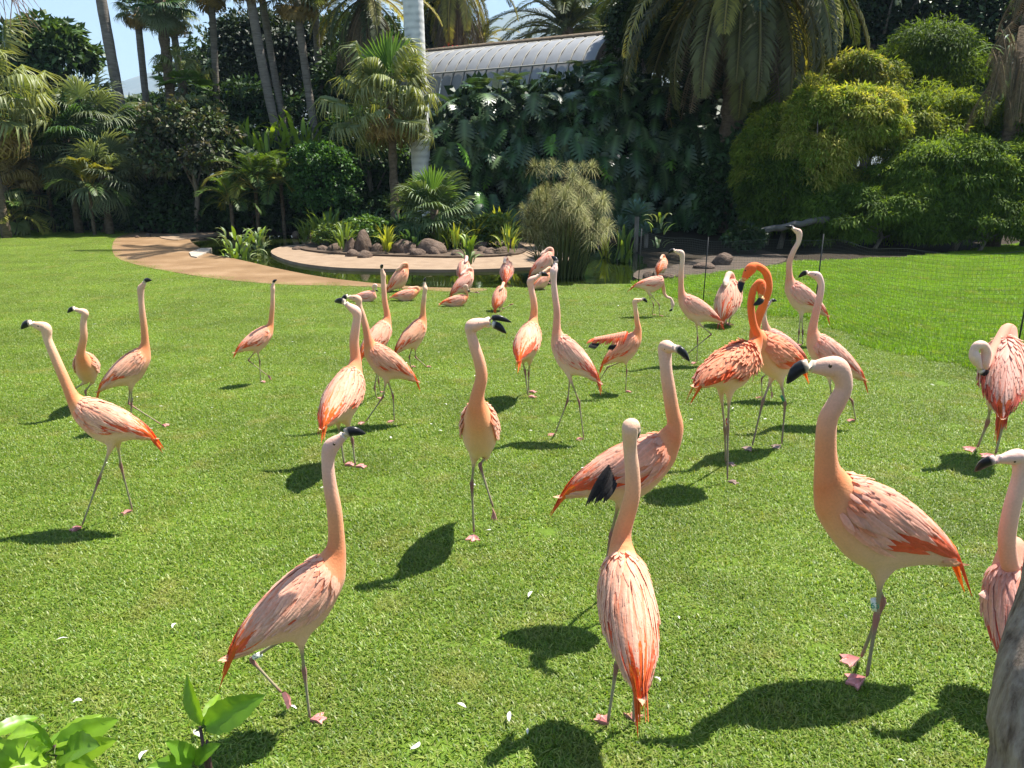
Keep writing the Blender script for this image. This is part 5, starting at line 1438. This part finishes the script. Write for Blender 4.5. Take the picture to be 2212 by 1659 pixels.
        for z_ in (1, 0):
            for k, (x, y2, h_) in enumerate(allp):
                Vf.append(origin+fd*x*ln+fl*y2*ln+nz*(h_*s/.5*z_-(0 if z_ else .004))); Cf.append(pk*(0.6 if (k == 0 or k in (6, 8, 10)) else 1.0))
        n1 = len(allp)
        for k in range(4):
            Ff += [(0, 6+k, 7+k), (6+k, 1+k, 2+k, 7+k), (n1, n1+7+k, n1+6+k), (n1+6+k, n1+7+k, n1+2+k, n1+1+k), (1+k, n1+1+k, n1+2+k, 2+k)]
        Ff += [(0, n1, n1+6, 6), (6, n1+6, n1+1, 1), (0, 10, n1+10, n1), (10, 5, n1+5, n1+10)]
        part('foot', Vf, Ff, M_bill, root, np.array(Cf), False)
    # --- leg bands
    for (li, f0, colr, txt, tcol) in bands:
        ap, gp_, og, L_ = Lg[li]; hip0 = tw(np.array([-.02, 0, -.36])); d = nrm(hip0-ap)
        c0 = ap+d*f0*s; q = MB(); q.tube([c0, c0+d*.085*s], [.0265*s]*2, colr, 14); lb_ = q.build('leg_band', M_bill, root)
        if txt:
            cu = bpy.data.curves.new('band_number', 'FONT'); cu.body = txt; cu.size = .062*s; cu.extrude = .001*s; cu.align_x = 'CENTER'; cu.align_y = 'CENTER'
            tmp = bpy.data.objects.new('band_number', cu); COL.objects.link(tmp); dg = bpy.context.evaluated_depsgraph_get()
            me = bpy.data.meshes.new_from_object(tmp.evaluated_get(dg)); bpy.data.objects.remove(tmp); me.materials.clear(); me.materials.append(flat_mat('band_ink', tcol, .5))
            tc = nrm(np.array([0, 0, HC])-c0); z = nrm(tc-d*(tc @ d)); x = np.cross(d, z)
            bn_ = place('band_number', me, root, c0+d*.043*s+z*.028*s, x, d, z, 1.0); bn_.parent = lb_
    # --- loose wing feathers held out
    for (name, lst) in extra:
        Ve, Fe, Ce = [], [], []
        for (b0_, b1_, w_, col_) in lst:
            p0, p1 = at(b0_[0], b0_[1], Y+b0_[2]), at(b1_[0], b1_[1], Y+b1_[2]); n_ = nrm(np.array([0, -.55, .8]))
            pp = [p0+(p1-p0)*k/5+n_*(.03*s*math.sin(math.pi*k/5)) for k in range(6)]
            feather_strip(pp, w_*s, [n_]*6, np.array(col_), np.array(col_)*rnd.uniform(.85, 1.1), Ve, Fe, Ce)
        part(name, Ve, Fe, M_feather, root, np.array(Ce))
    return root

bm_e = __import__('bmesh').new(); __import__('bmesh').ops.create_uvsphere(bm_e, u_segments=10, v_segments=8, radius=1.0)
EYE = bpy.data.meshes.new('eye'); bm_e.to_mesh(EYE); bm_e.free(); EYE.materials.append(flat_mat('eye_dark', (.05, .03, .01), .15)); EYE.polygons.foreach_set('use_smooth', np.ones(len(EYE.polygons), dtype=bool))
def lg(a, f, **k): return dict(a=a, f=f, **k)
BLK = (.014, .013, .014); RED = (.80, .10, .035)

# ---- front row
flamingo('large flamingo at right front with long curved neck looking left', 1455, (1890, 1122), 293, 184, [(1778, 965), (1786, 915), (1806, 872), (1823, 835)], (1799, 793), (1768, 791), [lg((1893, 1335), (1871, 1474), toe=188), lg((1908, 1300), (1858, 1432), toe=184)],
         nr=.98, redness=1.0, bands=[(0, .06, (.78, .80, .70), '63', (.05, .28, .18))], hs=1.12)
flamingo('flamingo in front standing with its back turned and red tail', 1568, (1357, 1298), 322, 91, [(1361, 1135), (1365, 1075), (1366, 1020), (1361, 968)], (1364, 922, -.01), (1374, 927, .05), [lg((1332, 1437), (1312, 1572), toe=118), lg((1371, 1470), (1368, 1568), toe=80)],
         pitch=5, ndy=.10, hs=1.1, redness=.35, nr=1.0)
flamingo('large flamingo at left front raising one foot, head turned up', 1562, (637, 1287), 262, 30, [(730, 1150), (722, 1100), (713, 1050), (708, 1000)], (718, 962), (742, 940), [lg((657, 1449), (670, 1560), toe=10), lg((541, 1424, .05), (610, 1498, .05), toe=(636, 1540), spread=26)],
         pitch=20, bands=[(1, .05, (.78, .8, .72), '51', (.1, .12, .12))], hs=1.1, redness=.25)
flamingo('flamingo walking left at front left with lowered tail, looking left', 1130, (236, 915), 160, 176, [(147, 838), (131, 800), (116, 765), (103, 733)], (94, 707), (79, 702), [lg((214, 1035), (177, 1143), toe=205), lg((261, 1006), (287, 1108), toe=200)],
         pitch=-9, hs=1.15, nr=1.0)
flamingo('flamingo with black flight feathers showing, behind the bird with turned back', 1325, (1352, 1003), 262, 4, [(1455, 925), (1452, 885), (1444, 835), (1438, 790)], (1441, 750), (1455, 752, -.04), [lg((1320, 1155), (1296, 1300)), lg((1345, 1165), (1350, 1330))],
         pitch=3, nr=1.05, extra=[('flight_feathers', [((1316+k*2.2, 1004+k*5.5, -.17), (1264+k*6.5, 1094-k*1.2-(k%3)*3, -.2-.004*k), .055, (BLK if k % 3 else (.035, .03, .03))) for k in range(8)])], redness=1.0, hs=1.08)  # some black feathers coloured greyer as a painted highlight
flamingo('flamingo walking towards the viewer with its bill open', 1165, (1028, 925), 188, 268, [(1038, 862), (1040, 815), (1035, 780), (1024, 745), (1018, 722)], (1026, 702), (1046, 696), [lg((1019, 1046), (1024, 1160), toe=265), lg((1036, 1004), (1066, 1098, -.05), toe=(1067, 1130))],
         open_=.32, bend=52, hs=1.25, nr=.98, hup=(0, 0, 1))
flamingo('pale flamingo at the right edge half hidden by the tree trunk', 1500, (2196, 1325), 265, 78, [(2183, 1225), (2175, 1165), (2184, 1105), (2197, 1055), (2204, 1020)], (2194, 988), (2172, 990), [lg((2210, 1440), (2215, 1515)), lg((2240, 1440), (2245, 1505))],
         pal='pk', pitch=12, ndy=0.05, hs=1.1, extra=[('rump_feather', [((2152, 1292, .05), (2114, 1284, .05), .10, (.80, .48, .40))])])
# ---- second row
flamingo('flamingo with its back to the viewer at centre left, neck leaning left', 1008, (743, 852), 186, 78, [(766, 772), (765, 740), (768, 710), (771, 690)], (766, 670), (756, 662), [lg((736, 950), (744, 1008), toe=20), lg((761, 950), (768, 1012), toe=15)], pitch=12, hs=1.12, ndy=.03, redness=.6)
flamingo('flamingo leaning left just right of the one with turned back at centre left', 916, (833, 781), 137, 186, [(798, 730), (789, 703), (782, 678), (776, 660)], (770, 645), (762, 643), [lg((827, 858), (789, 916), toe=205), lg((849, 855), (852, 913), toe=200)], pitch=2, hs=1.12)
flamingo('flamingo with stretched neck behind the left leaning one', 866, (818, 717), 112, 58, [(832, 675), (831, 650), (829, 625), (828, 605)], (827, 592), (825, 583, -.01), [lg((809, 838), (814, 863), toe=0), lg((818, 825), (822, 851))], pitch=10, hs=1.0, hup=(-.3, .3, .2))
flamingo('flamingo stepping forward with raised head right of the centre left group', 796, (889, 716), 96, 42, [(912, 678), (914, 660), (916, 645), (917, 634)], (918, 622), (917, 613, .01), [lg((884, 771), (887, 795)), lg((897, 771), (921, 795))], pitch=14, hs=1.0, hup=(-.3, .5, .1))
flamingo('flamingo seen from behind with drooping red tail right of the open billed one', 860, (1141, 728), 126, 76, [(1154, 683), (1154, 665), (1152, 645), (1147, 622)], (1149, 605), (1159, 598), [lg((1134, 800), (1141, 860), toe=10), lg((1142, 805), (1142, 849), toe=5)], pitch=10, hs=1.15, redness=1.3, ndy=.08,
         extra=[('flight_feathers', [((1150+k, 745+k*3, -.11), (1135+k*4, 778-k*3, -.12), .07, BLK) for k in range(4)])])
flamingo('tall pale flamingo with neck stretched up in the middle of the flock', 946, (1233, 766), 133, 158, [(1206, 705), (1203, 672), (1199, 640), (1196, 610)], (1197, 585), (1201, 568, .02), [lg((1226, 866), (1199, 941), toe=200), lg((1251, 868), (1261, 951), toe=190)], pal='pk', pitch=14, hs=1.1, hup=(.6, -.2, .2))
flamingo('flamingo holding out one red wing with black tips', 848, (1364, 741), 98, 8, [(1376, 712), (1376, 695), (1374, 678), (1372, 664)], (1374, 650), (1381, 648), [lg((1354, 800), (1351, 848), toe=0), lg((1313, 793), (1290, 832))], pitch=2, hs=1.05,
         extra=[('spread_wing', [((1356-k*4.6, 716+k*1.0, -.10-.002*k), (1345-k*4.9, 745-k*.25+(k%3)*2, -.16), .07, (RED, (.82, .22, .10), (.82, .3, .18))[k % 3]) for k in range(17)] + [((1352-k*5.5, 715+k*1.2, -.13), (1344-k*5.6, 731+k*.4, -.17), .08, (.82, .36, .24)) for k in range(12)] + [((1296-k*2.6, 741, -.15), (1284-k*2.2, 755-k*.6, -.2), .055, BLK) for k in range(7)] + [((1332-k*2.4, 744, -.15), (1322-k*2.6, 758-k*.3, -.18), .05, BLK) for k in range(5)])])
flamingo('flamingo far left facing the viewer with black bill turned aside', 884, (172, 787), 118, 292, [(183, 752), (181, 728), (180, 705), (181, 690)], (180, 674), (172, 671), [lg((184, 845), (192, 882)), lg((159, 842), (158, 878))], hs=1.1, hup=(0, 0, 1))
flamingo('flamingo with raised head stepping right behind the front left walker', 925, (277, 784), 124, 34, [(313, 733), (311, 705), (308, 680), (305, 650)], (305, 622), (313, 607), [lg((278, 872), (350, 921), toe=-5), lg((284, 872), (283, 925))], pitch=13, hs=1.05, hup=(-.8, .2, .3), bands=[(1, .04, (.3, .2, .18), '', None)])
flamingo('flamingo alone on the open lawn with lifted foot and upright neck', 828, (554, 726), 90, 36, [(586, 690), (588, 667), (589, 650), (589, 635)], (589, 622), (590, 612, .005), [lg((561, 780), (563, 827), toe=10), lg((536, 778), (578, 811, .03), toe=(583, 817))], pitch=12, hs=1.0, hup=(-.5, .2, .1))
# ---- orange pair
flamingo('orange flamingo with ruffled back feathers standing at right centre', 1040, (1578, 770), 182, 30, [(1632, 738), (1627, 700), (1622, 660), (1627, 627), (1638, 611)], (1644, 618), (1645, 636, -.02), [lg((1566, 930), (1567, 1005), toe=-20), lg((1572, 925), (1571, 1044), toe=-15)],
         pal='or', fluff=.5, fwid=1.6, lenx=.9, pitch=12, hs=1.05, nr=.78, hup=(.7, .2, .3), ndy=.02, bands=[(1, .06, (.55, .03, .04), 'E', (.8, .75, .7))], redness=1.0, plume=1.5, fat=1.2)
flamingo('orange flamingo bending its neck over the ruffled one', 970, (1683, 745), 152, 205, [(1620, 716), (1632, 688), (1650, 655), (1660, 622), (1655, 590), (1636, 575)], (1620, 583), (1609, 598), [lg((1648, 866), (1624, 970), toe=215), lg((1696, 872), (1688, 967), toe=200)],
         pal='or', fluff=.15, fwid=1.5, lenx=.85, pitch=-2, hs=1.12, nr=.85, bands=[(1, .05, (.04, .25, .13), '', None)], redness=1.6, fat=1.05, ndy=-.02, bend=45)
flamingo('pale flamingo mostly hidden behind the bending orange one', 862, (1684, 742), 88, 165, [(1662, 708), (1655, 693), (1650, 680)], (1654, 662), (1660, 656), [lg((1645, 818), (1646, 862)), lg((1664, 800, 0.0), (1666, 846, -.02), toe=(1667, 858))], pal='pk', hs=1.1)
# ---- right group
flamingo('pale flamingo with raised head and bill pointing left at far right centre', 745, (1733, 648), 112, 166, [(1708, 592), (1705, 568), (1714, 543), (1725, 522)], (1724, 501), (1712, 492), [lg((1726, 718), (1724, 745)), lg((1734, 718), (1733, 748))], pal='pk', pitch=8, hs=1.1, bend=30)
flamingo('pink necked flamingo looking left behind the large right front one', 915, (1797, 757), 144, 160, [(1759, 700), (1764, 668), (1771, 640), (1774, 615)], (1763, 595), (1747, 590), [lg((1797, 866), (1800, 918)), lg((1841, 866), (1848, 912))], pal='pk', pitch=3, hs=1.1, nr=1.0)
flamingo('pale flamingo lifting a foot backwards by the net post', 787, (1504, 664), 93, 176, [(1475, 620), (1471, 600), (1472, 582), (1474, 562)], (1470, 546), (1460, 542), [lg((1507, 731), (1505, 786), toe=190), lg((1537, 722), (1484, 765, -.05), toe=(1478, 771))], pal='pk', pitch=6, hs=1.1)
flamingo('sleeping flamingo with tucked head behind the ruffled orange one', 703, (1574, 645), 104, 62, legs=[lg((1569, 682), (1569, 702)), lg((1578, 682), (1574, 705))], mode='sleep', pal='pk', pitch=6, detail=.6)
flamingo('flamingo at the right edge preening with its head folded down', 982, (2168, 800), 196, 62, [(2127, 790, -.12), (2131, 764, -.12), (2124, 747, -.12), (2112, 746, -.13), (2104, 757, -.13)], (2107, 776, -.14), (2116, 793, -.14), [lg((2134, 911), (2110, 974), toe=185), lg((2168, 911), (2149, 989), toe=185)],
         pal='pk', fluff=.2, fwid=1.3, lenx=.9, hs=.95, hup=(-1, 0, .3), redness=1.5, plume=2.0, ndy=.05, pitch=0, nr=.8, bend=50)
flamingo('white flamingo grazing with its bill down to the grass', 684, (1411, 612), 58, 4, [(1434, 630), (1440, 641), (1449, 645)], (1453, 658), (1452, 667), [lg((1412, 658), (1409, 682)), lg((1424, 658), (1424, 684))], pal='pk', pitch=-20, detail=.6, hup=(1, 0, .2), nr=.8, redness=.15)
# ---- far row by the pond
flamingo('sleeping flamingo standing on the sand edge with drooping tail', 630, (863, 600), 60, 25, legs=[lg((863, 620), (864, 631)), lg((867, 618), (869, 629))], mode='sleep', detail=.45, pitch=14)
flamingo('white flamingo lying on the grass with its neck curled up', 652, (794, 640), 46, 5, [(808, 630), (806, 620), (809, 615)], (812, 618), (812, 624), pal='pk', detail=.45, pitch=-22, mode='sit', nr=.8)
flamingo('sleeping flamingo lying flat on the grass near the pond', 650, (880, 637), 50, 8, mode='sleep', detail=.45, pitch=-24)
flamingo('sleeping flamingo seen from behind on the small pond rock', 606, (1002, 583), 58, 88, legs=[lg((999, 600), (999, 607)), lg((1003, 600), (1003, 607))], mode='sleep', pal='pk', detail=.4)
flamingo('sleeping flamingo standing before the small pond rock', 640, (1003, 610), 60, 35, legs=[lg((1004, 628), (1005, 640)), lg((1012, 630), (1026, 632, 0.0))], mode='sleep', pal='pk', detail=.45, pitch=4)
flamingo('flamingo lying on the grass with an S shaped neck', 662, (987, 650), 49, 12, [(1010, 640), (1008, 630), (1002, 622), (1004, 617)], (1008, 619), (1010, 624), detail=.5, pitch=-20, mode='sit', nr=.75)
flamingo('sleeping flamingo with one leg stuck out sideways on the grass', 672, (1079, 640), 56, 72, legs=[lg((1080, 664), (1080, 675)), lg((1086, 667), (1101, 660, 0.0))], mode='sleep', detail=.5, pitch=6)
flamingo('sleeping flamingo standing in the shallow pond water', 618, (1095, 585), 58, 84, legs=[lg((1095, 608), (1095, 618))], mode='sleep', pal='pk', detail=.4, ywz=-.12)
flamingo('flamingo resting at the water edge before the papyrus', 612, (1175, 567), 60, 15, legs=[lg((1174, 595), (1174, 612)), lg((1179, 595), (1180, 613))], mode='sleep', pal='pk', detail=.4, pitch=8)
flamingo('shaded flamingo resting on the grass edge under the papyrus', 626, (1171, 604), 54, 35, legs=[lg((1167, 618), (1167, 626)), lg((1172, 618), (1172, 627))], mode='sleep', detail=.4)
flamingo('sleeping flamingo standing on stones behind the net', 596, (1430, 573), 44, 60, legs=[lg((1431, 588), (1432, 597)), lg((1434, 588), (1435, 597))], mode='sleep', detail=.4, ywz=.1)

# ================================================================ SMALL THINGS
# ---- net fence: posts and strands
nf = thing('net_fence', 'low see-through net fence with thin dark posts across the right lawn', 'net fence', FENCE[0])
tops_px = {0: 500, 1: 528, 2: 509, 6: 532}
ht = [at(CU, 500, FENCE[0][1])[2], 0.98, 1.12, 1.15, 1.15, 1.18, 1.24, 1.25]
for i in (0, 1, 2, 6):
    q = MB(); b_ = FENCE[i]; q.tube([b_-np.array([0, 0, .1]), b_+np.array([0.012, 0, ht[i]*.5]), b_+np.array([0.02, 0, ht[i]+.05])], .0085, (.03, .03, .03), 6); q.build('post', M_black, nf)
m, t, o = new_mat('net_twine'); b = N(t, 'ShaderNodeBsdfPrincipled', Roughness=.7); b.inputs['Base Color'].default_value = (.06, .065, .055, 1); t.links.new(b.outputs[0], o.inputs[0])
Lf = np.concatenate([[0], np.cumsum(np.linalg.norm(np.diff(FENCE, axis=0), axis=1))]); V, Fc = [], []
def fpt(d, f):
    P = np.array([np.interp(d, Lf, FENCE[:, k]) for k in range(3)]); h_ = np.interp(d, Lf, ht)
    P[2] = f*h_*(1-0.035*math.sin(d*2.2)**2*f)+.03*math.sin(d*3+f*2)*f*.3; P[1] += .03*math.sin(d*1.7+f*3); return P
def strand(pts, w):
    for a_, b_ in zip(pts[:-1], pts[1:]):
        d = nrm(b_-a_); n1 = nrm(np.cross(d, (0.2, 1, .1)))*w; n2 = nrm(np.cross(d, n1))*w; k = len(V)
        V.extend([a_+n1, a_-n1*.5+n2*.87, a_-n1*.5-n2*.87, b_+n1, b_-n1*.5+n2*.87, b_-n1*.5-n2*.87]); Fc.extend([(k, k+1, k+4, k+3), (k+1, k+2, k+5, k+4), (k+2, k, k+3, k+5)])
for r_ in range(29): strand([fpt(d, r_/28) for d in np.arange(0, Lf[-1], .25)], .0012 if r_ < 28 else .0026)
for d in np.arange(0.02, Lf[-1], .045): strand([fpt(d, f) for f in np.linspace(0, 1, 4)], .00075)
tag(part('netting', V, Fc, m, nf, None, False), kind='stuff')

# ---- leaning trunk in the lower right corner
b0, b1 = ground(2330, 2010), None
p0 = at(2258, 1800, 1.55); p1 = at(2263, 1500, 1.66); p2 = at(2344, 1220, 1.78); dirn = nrm(p2-p1)
P = [np.array([p0[0]-.02, p0[1], -.1]), np.array([p0[0], p0[1], .25]), p0*0.5+p1*0.5, p1, p2, p2+dirn*.6, p2+dirn*1.6+np.array([.2, .1, .3]), p2+dirn*3.4+np.array([.4, .2, 1.0])]
Pc = catmull(np.array(P), 16); q = MB(); n = 72; T = np.gradient(Pc, axis=0); V, Fc = [], []
for i in range(len(Pc)):
    tg = nrm(T[i]); u = nrm(np.cross(tg, (0, 1, 0))); w = np.cross(tg, u)
    for j in range(n):
        a = j*2*math.pi/n; h_ = i*.31; rr = .125*(1.15-.2*min(1, i/32))*(1+.03*math.sin(a*5+h_*.5)+.02*math.sin(a*9-h_*.9)+.02*math.sin(h_*1.7+a*2)+.022*abs(math.sin(a*11+1.5*math.sin(h_*.8)))+.016*math.sin(a*23+2*math.sin(h_*1.3+a*3))+rng.normal()*.006); V.append(Pc[i]+rr*(u*math.cos(a)+w*math.sin(a)))
Fc = [(i*n+j, i*n+(j+1) % n, (i+1)*n+(j+1) % n, (i+1)*n+j) for i in range(len(Pc)-1) for j in range(n)]+[tuple(range(n))]
tr = thing('leaning_tree', 'grey rough barked tree trunk leaning in the lower right corner', 'tree', (P[0][0], P[0][1], 0))
tk = part('trunk', V, Fc, rough_mat('near_bark', [(0.32, (0.15, 0.105, 0.075)), (0.5, (0.40, 0.31, 0.235)), (0.7, (0.60, 0.49, 0.385))], scale=34, stretch=(1, 1, .22), bump=1.0, detail=9), tr)

# ---- hibiscus in the lower left corner
def toothed_leaf(col):
    V, C, Fc = [], [], []; K = 12
    for k in range(K+1):
        f = k/K; w = .22*math.sin(math.pi*min(1, f*.93+.05))**.85*(1-.25*f) if k < K else 0.004
        w *= (1.06 if k % 2 else .96); z = -.22*f*f
        V += [(-w, f, z+w*.35-.05*math.sin(f*20)*w), (-w*.5, f+.0, z+w*.2+.012*math.sin(f*24)), (0, f-.02, z), (w*.5, f, z+w*.2+.012*math.sin(f*24)), (w, f, z+w*.35-.05*math.sin(f*20)*w)]
        c = np.array(col); C += [c*.95, c*(1.02 if k % 2 else .93), c*1.25, c*(1.02 if k % 2 else .93), c*.95]
    Fc = [(k*5+j, k*5+j+1, k*5+j+6, k*5+j+5) for k in range(K) for j in range(4)]
    b = MB(); b.add(V, Fc, np.array(C)); b.tube([(0, .02, .0), (0, -.12, -.02), (0, -.22, -.07)], .014, (.14, .2, .05), 5, False); return b
HB = [toothed_leaf(c_).data('leaf', M_hib) for c_ in ((.19, .35, .025), (.24, .40, .03), (.15, .30, .025))]
def hibiscus(label, stems, leaves):
    f0 = at(stems[0][0][0], stems[0][0][1], stems[0][0][2])
    root = thing('hibiscus', label, 'plant', (f0[0], f0[1]+.02, 0), 'hibiscus shoots at the lower left')
    q = MB()
    for (a_, b_) in stems:
        p1_ = at(*a_); p0_ = np.array(b_) if len(b_) == 3 and abs(b_[2]) < 3 and abs(b_[0]) < 5 else at(*b_)
        q.tube(catmull(np.array([p0_, p0_*.5+p1_*.5+np.array([.015, 0, .02]), p1_]), 4), [.0055]*4+[.0045]*4+[.0028], (.10, .055, .05), 6)
    q.build('stem', M_leaf, root)
    for (u0, v0, u1, v1, Yb, dyl, rol) in leaves:
        a_, b_ = at(u0, v0, Yb), at(u1, v1, Yb+dyl); d = b_-a_; ln = np.linalg.norm(d)
        x, y, z = axes(d, np.array([0, -.45, 1.0])); x, z = x*math.cos(rol)+z*math.sin(rol), z*math.cos(rol)-x*math.sin(rol)
        place('leaf', random.choice(HB), root, a_, x, y, z, (ln*1.12, ln, ln))
Yh = 1.16
g1 = at(415, 1720, Yh); g2 = at(120, 1760, Yh)
hibiscus('single hibiscus shoot with toothed green leaves beside the larger one', [((432, 1570, Yh), (g1[0]+.02, Yh+.03, 0.0)), ((447, 1600, Yh), (g1[0]+.0, Yh, 0.55))],
    [(440, 1565, 386, 1468, Yh, .03, .9), (440, 1570, 550, 1512, Yh, -.02, -.7), (438, 1568, 520, 1518, Yh, .05, -.2), (446, 1567, 470, 1490, Yh, .06, .0), (420, 1640, 370, 1605, Yh, -.03, .5), (420, 1645, 458, 1610, Yh, -.02, -.4), (415, 1655, 330, 1650, Yh, -.05, .3), (405, 1690, 440, 1690, Yh, -.05, .3)])
hibiscus('leafy hibiscus clump with toothed bright green leaves in the lower left corner', [((118, 1610, Yh), (g2[0], Yh+.02, 0.0)), ((60, 1640, Yh), (g2[0]-.05, Yh+.05, 0.0)), ((150, 1640, Yh), (g2[0]+.02, Yh+.02, .5))],
    [(112, 1618, 44, 1560, Yh, .02, .5), (112, 1620, 240, 1556, Yh, .02, -.5), (118, 1612, 215, 1537, Yh, .05, -.2), (120, 1612, 140, 1560, Yh, .06, .1), (60, 1600, 105, 1545, Yh, .08, .1), (-20, 1590, 82, 1537, Yh, .06, -.1), (20, 1590, 70, 1570, Yh, -.02, .2),
     (105, 1630, -10, 1605, Yh, -.02, .5), (110, 1640, 30, 1650, Yh, -.05, .4), (125, 1630, 190, 1660, Yh, -.05, -.5), (140, 1640, 232, 1602, Yh, -.01, -.5), (135, 1630, 180, 1600, Yh, -.06, -.2), (60, 1650, -30, 1630, Yh, -.03, .4), (50, 1660, 80, 1610, Yh, -.02, .1), (100, 1660, 60, 1690, Yh, -.06, .4), (150, 1660, 215, 1690, Yh, -.06, -.4), (10, 1640, -40, 1570, Yh, .03, .4)])

# ---- hanging dry strands at the upper left, part of a palm that stands left of the frame
px_ = at(-260, 300, 11.0); hp = thing('near_palm', 'palm beyond the upper left corner with reddish dry strands hanging into view', 'palm tree', (px_[0], 11.0, 0))
top = np.array([px_[0], 11.0, at(0, -120, 11.0)[2]]); q = MB(); q.tube([np.array([px_[0], 11.0, -.1]), np.array([px_[0]+.05, 11.0, 3]), top], [.2, .17, .16], (.2, .17, .14), 12); q.build('trunk', M_palm_bark, hp)
for i in range(14):
    az, el = i*2.4, R(70-90*i/14); d = np.array([math.cos(az)*math.cos(el), math.sin(az)*math.cos(el), math.sin(el)]); x, y, z = axes(d, UP if el < 1.2 else (0, 1, .2)); place('frond', random.choice(FAN_GREY), hp, top+np.array([0, 0, .5]), x, y, z, .8)
q = MB(); tip = at(45, -45, 11.0)
q.tube(catmull(np.array([top, top+(tip-top)*.5+np.array([0, 0, .35]), tip]), 5), [.018]*5+[.012]*5+[.006], (.3, .17, .12), 5)
for k in range(22):
    f = .55+.45*k/22; s0 = top+(tip-top)*f+np.array([0, 0, .35*(1-abs(2*f-1))]); u1 = random.uniform(-8, 95); v1 = random.uniform(8, 78); e = at(u1, v1, 11.0+random.uniform(-.2, .2))
    q.tube(catmull(np.array([s0, (s0+e)/2+np.array([.03, 0, .12]), e]), 3), [.0055]*6+[.002], (.34, .2, .14), 4, False)
q.build('fruit_strands', M_dry, hp)

# ---- fallen feathers
def fallen(cur):
    V, Fc, C = [], [], []; K = 6
    for k in range(K+1):
        f = k/K; w = .17*math.sin(math.pi*(.08+.9*f))**.7; x = .14*cur*math.sin(math.pi*f); z = .10*math.sin(math.pi*f)
        V += [(x-w, f, z+.05+.02*(k % 2)), (x, f, z), (x+w, f, z+.05-.02*(k % 2))]; c = np.array((.80, .77, .72)); C += [c, c*.92, c]
    b = MB(); b.add(V, [(k*3+j, k*3+j+1, k*3+j+4, k*3+j+3) for k in range(K) for j in range(2)], np.array(C)); b.tube([(0, -.15, .01), (0, .3, .06)], .012, (.8, .75, .65), 4, False); return b
FE = [fallen(c_).data('fallen_feather', M_feather) for c_ in (-1.3, 0.3, 1.2, 0.0)]
FG = 'white feathers scattered on the lawn'
named = {(1414, 1462): 'fluffy white feather right behind the red tailed front bird', (845, 946): 'curved white feather on the grass between centre left and open billed bird', (318, 1621): 'white feather with orange quill beside the hibiscus shoot', (1100, 1557): 'white feather left of the front bird\'s pink feet',
         (372, 1355): 'bright white feather alone on the left foreground grass', (1006, 1527): 'small fluffy feather left of the front bird', (888, 1617): 'tiny white feather at the bottom edge of the lawn', (1142, 1288): 'small white feather above the shadow in the foreground',
         (1583, 880): 'white and orange feather in the shade of the orange pair', (2018, 832): 'white feather on the bare right lawn', (1335, 661): 'long white feather lying near the grazing bird', (294, 857): 'white feather tucked beside the front left walker', (157, 1516): 'small white feather above the hibiscus clump', (145, 1377): 'pale feather far left in the foreground', (420, 1577): 'feather half hidden behind the hibiscus shoot'}
spots = list(named)+[(1112, 797), (630, 738), (537, 773), (203, 700), (208, 715), (475, 795), (414, 1087), (1382, 948), (1020, 1045), (1060, 1143), (702, 1052), (930, 914), (805, 788), (960, 872), (880, 784), (985, 783), (1075, 757), (1025, 812), (1415, 690), (1377, 687), (268, 982), (352, 877), (150, 912), (230, 1000), (1310, 926), (1655, 903), (48, 600), (100, 603), (200, 596), (298, 585), (290, 600), (180, 642), (238, 613), (192, 637), (17, 630), (232, 665), (335, 674), (620, 690), (700, 762), (540, 652), (160, 560), (100, 570), (60, 650), (335, 700), (415, 660), (460, 880), (325, 925), (340, 990), (1255, 1010), (950, 760), (1150, 930), (1490, 905), (1465, 1330), (1940, 1640), (1140, 1573), (640, 1530), (955, 930)]
fallen_group = []
for i, (u, v) in enumerate(spots):
    p = ground(u, v, .03); o_ = obj('fallen_feather', FE[i % 4]); s_ = random.uniform(.035, .065)*(.8 if (u, v) in named else .5)
    o_.location = (p[0], p[1], .028); o_.rotation_euler = (random.uniform(-.1, .2), random.uniform(-.3, .3), random.uniform(0, 6.28)); o_.scale = (s_, s_, s_)
    tag(o_, named.get((u, v), 'small white feather lying loose on the green lawn'), 'feather', FG)
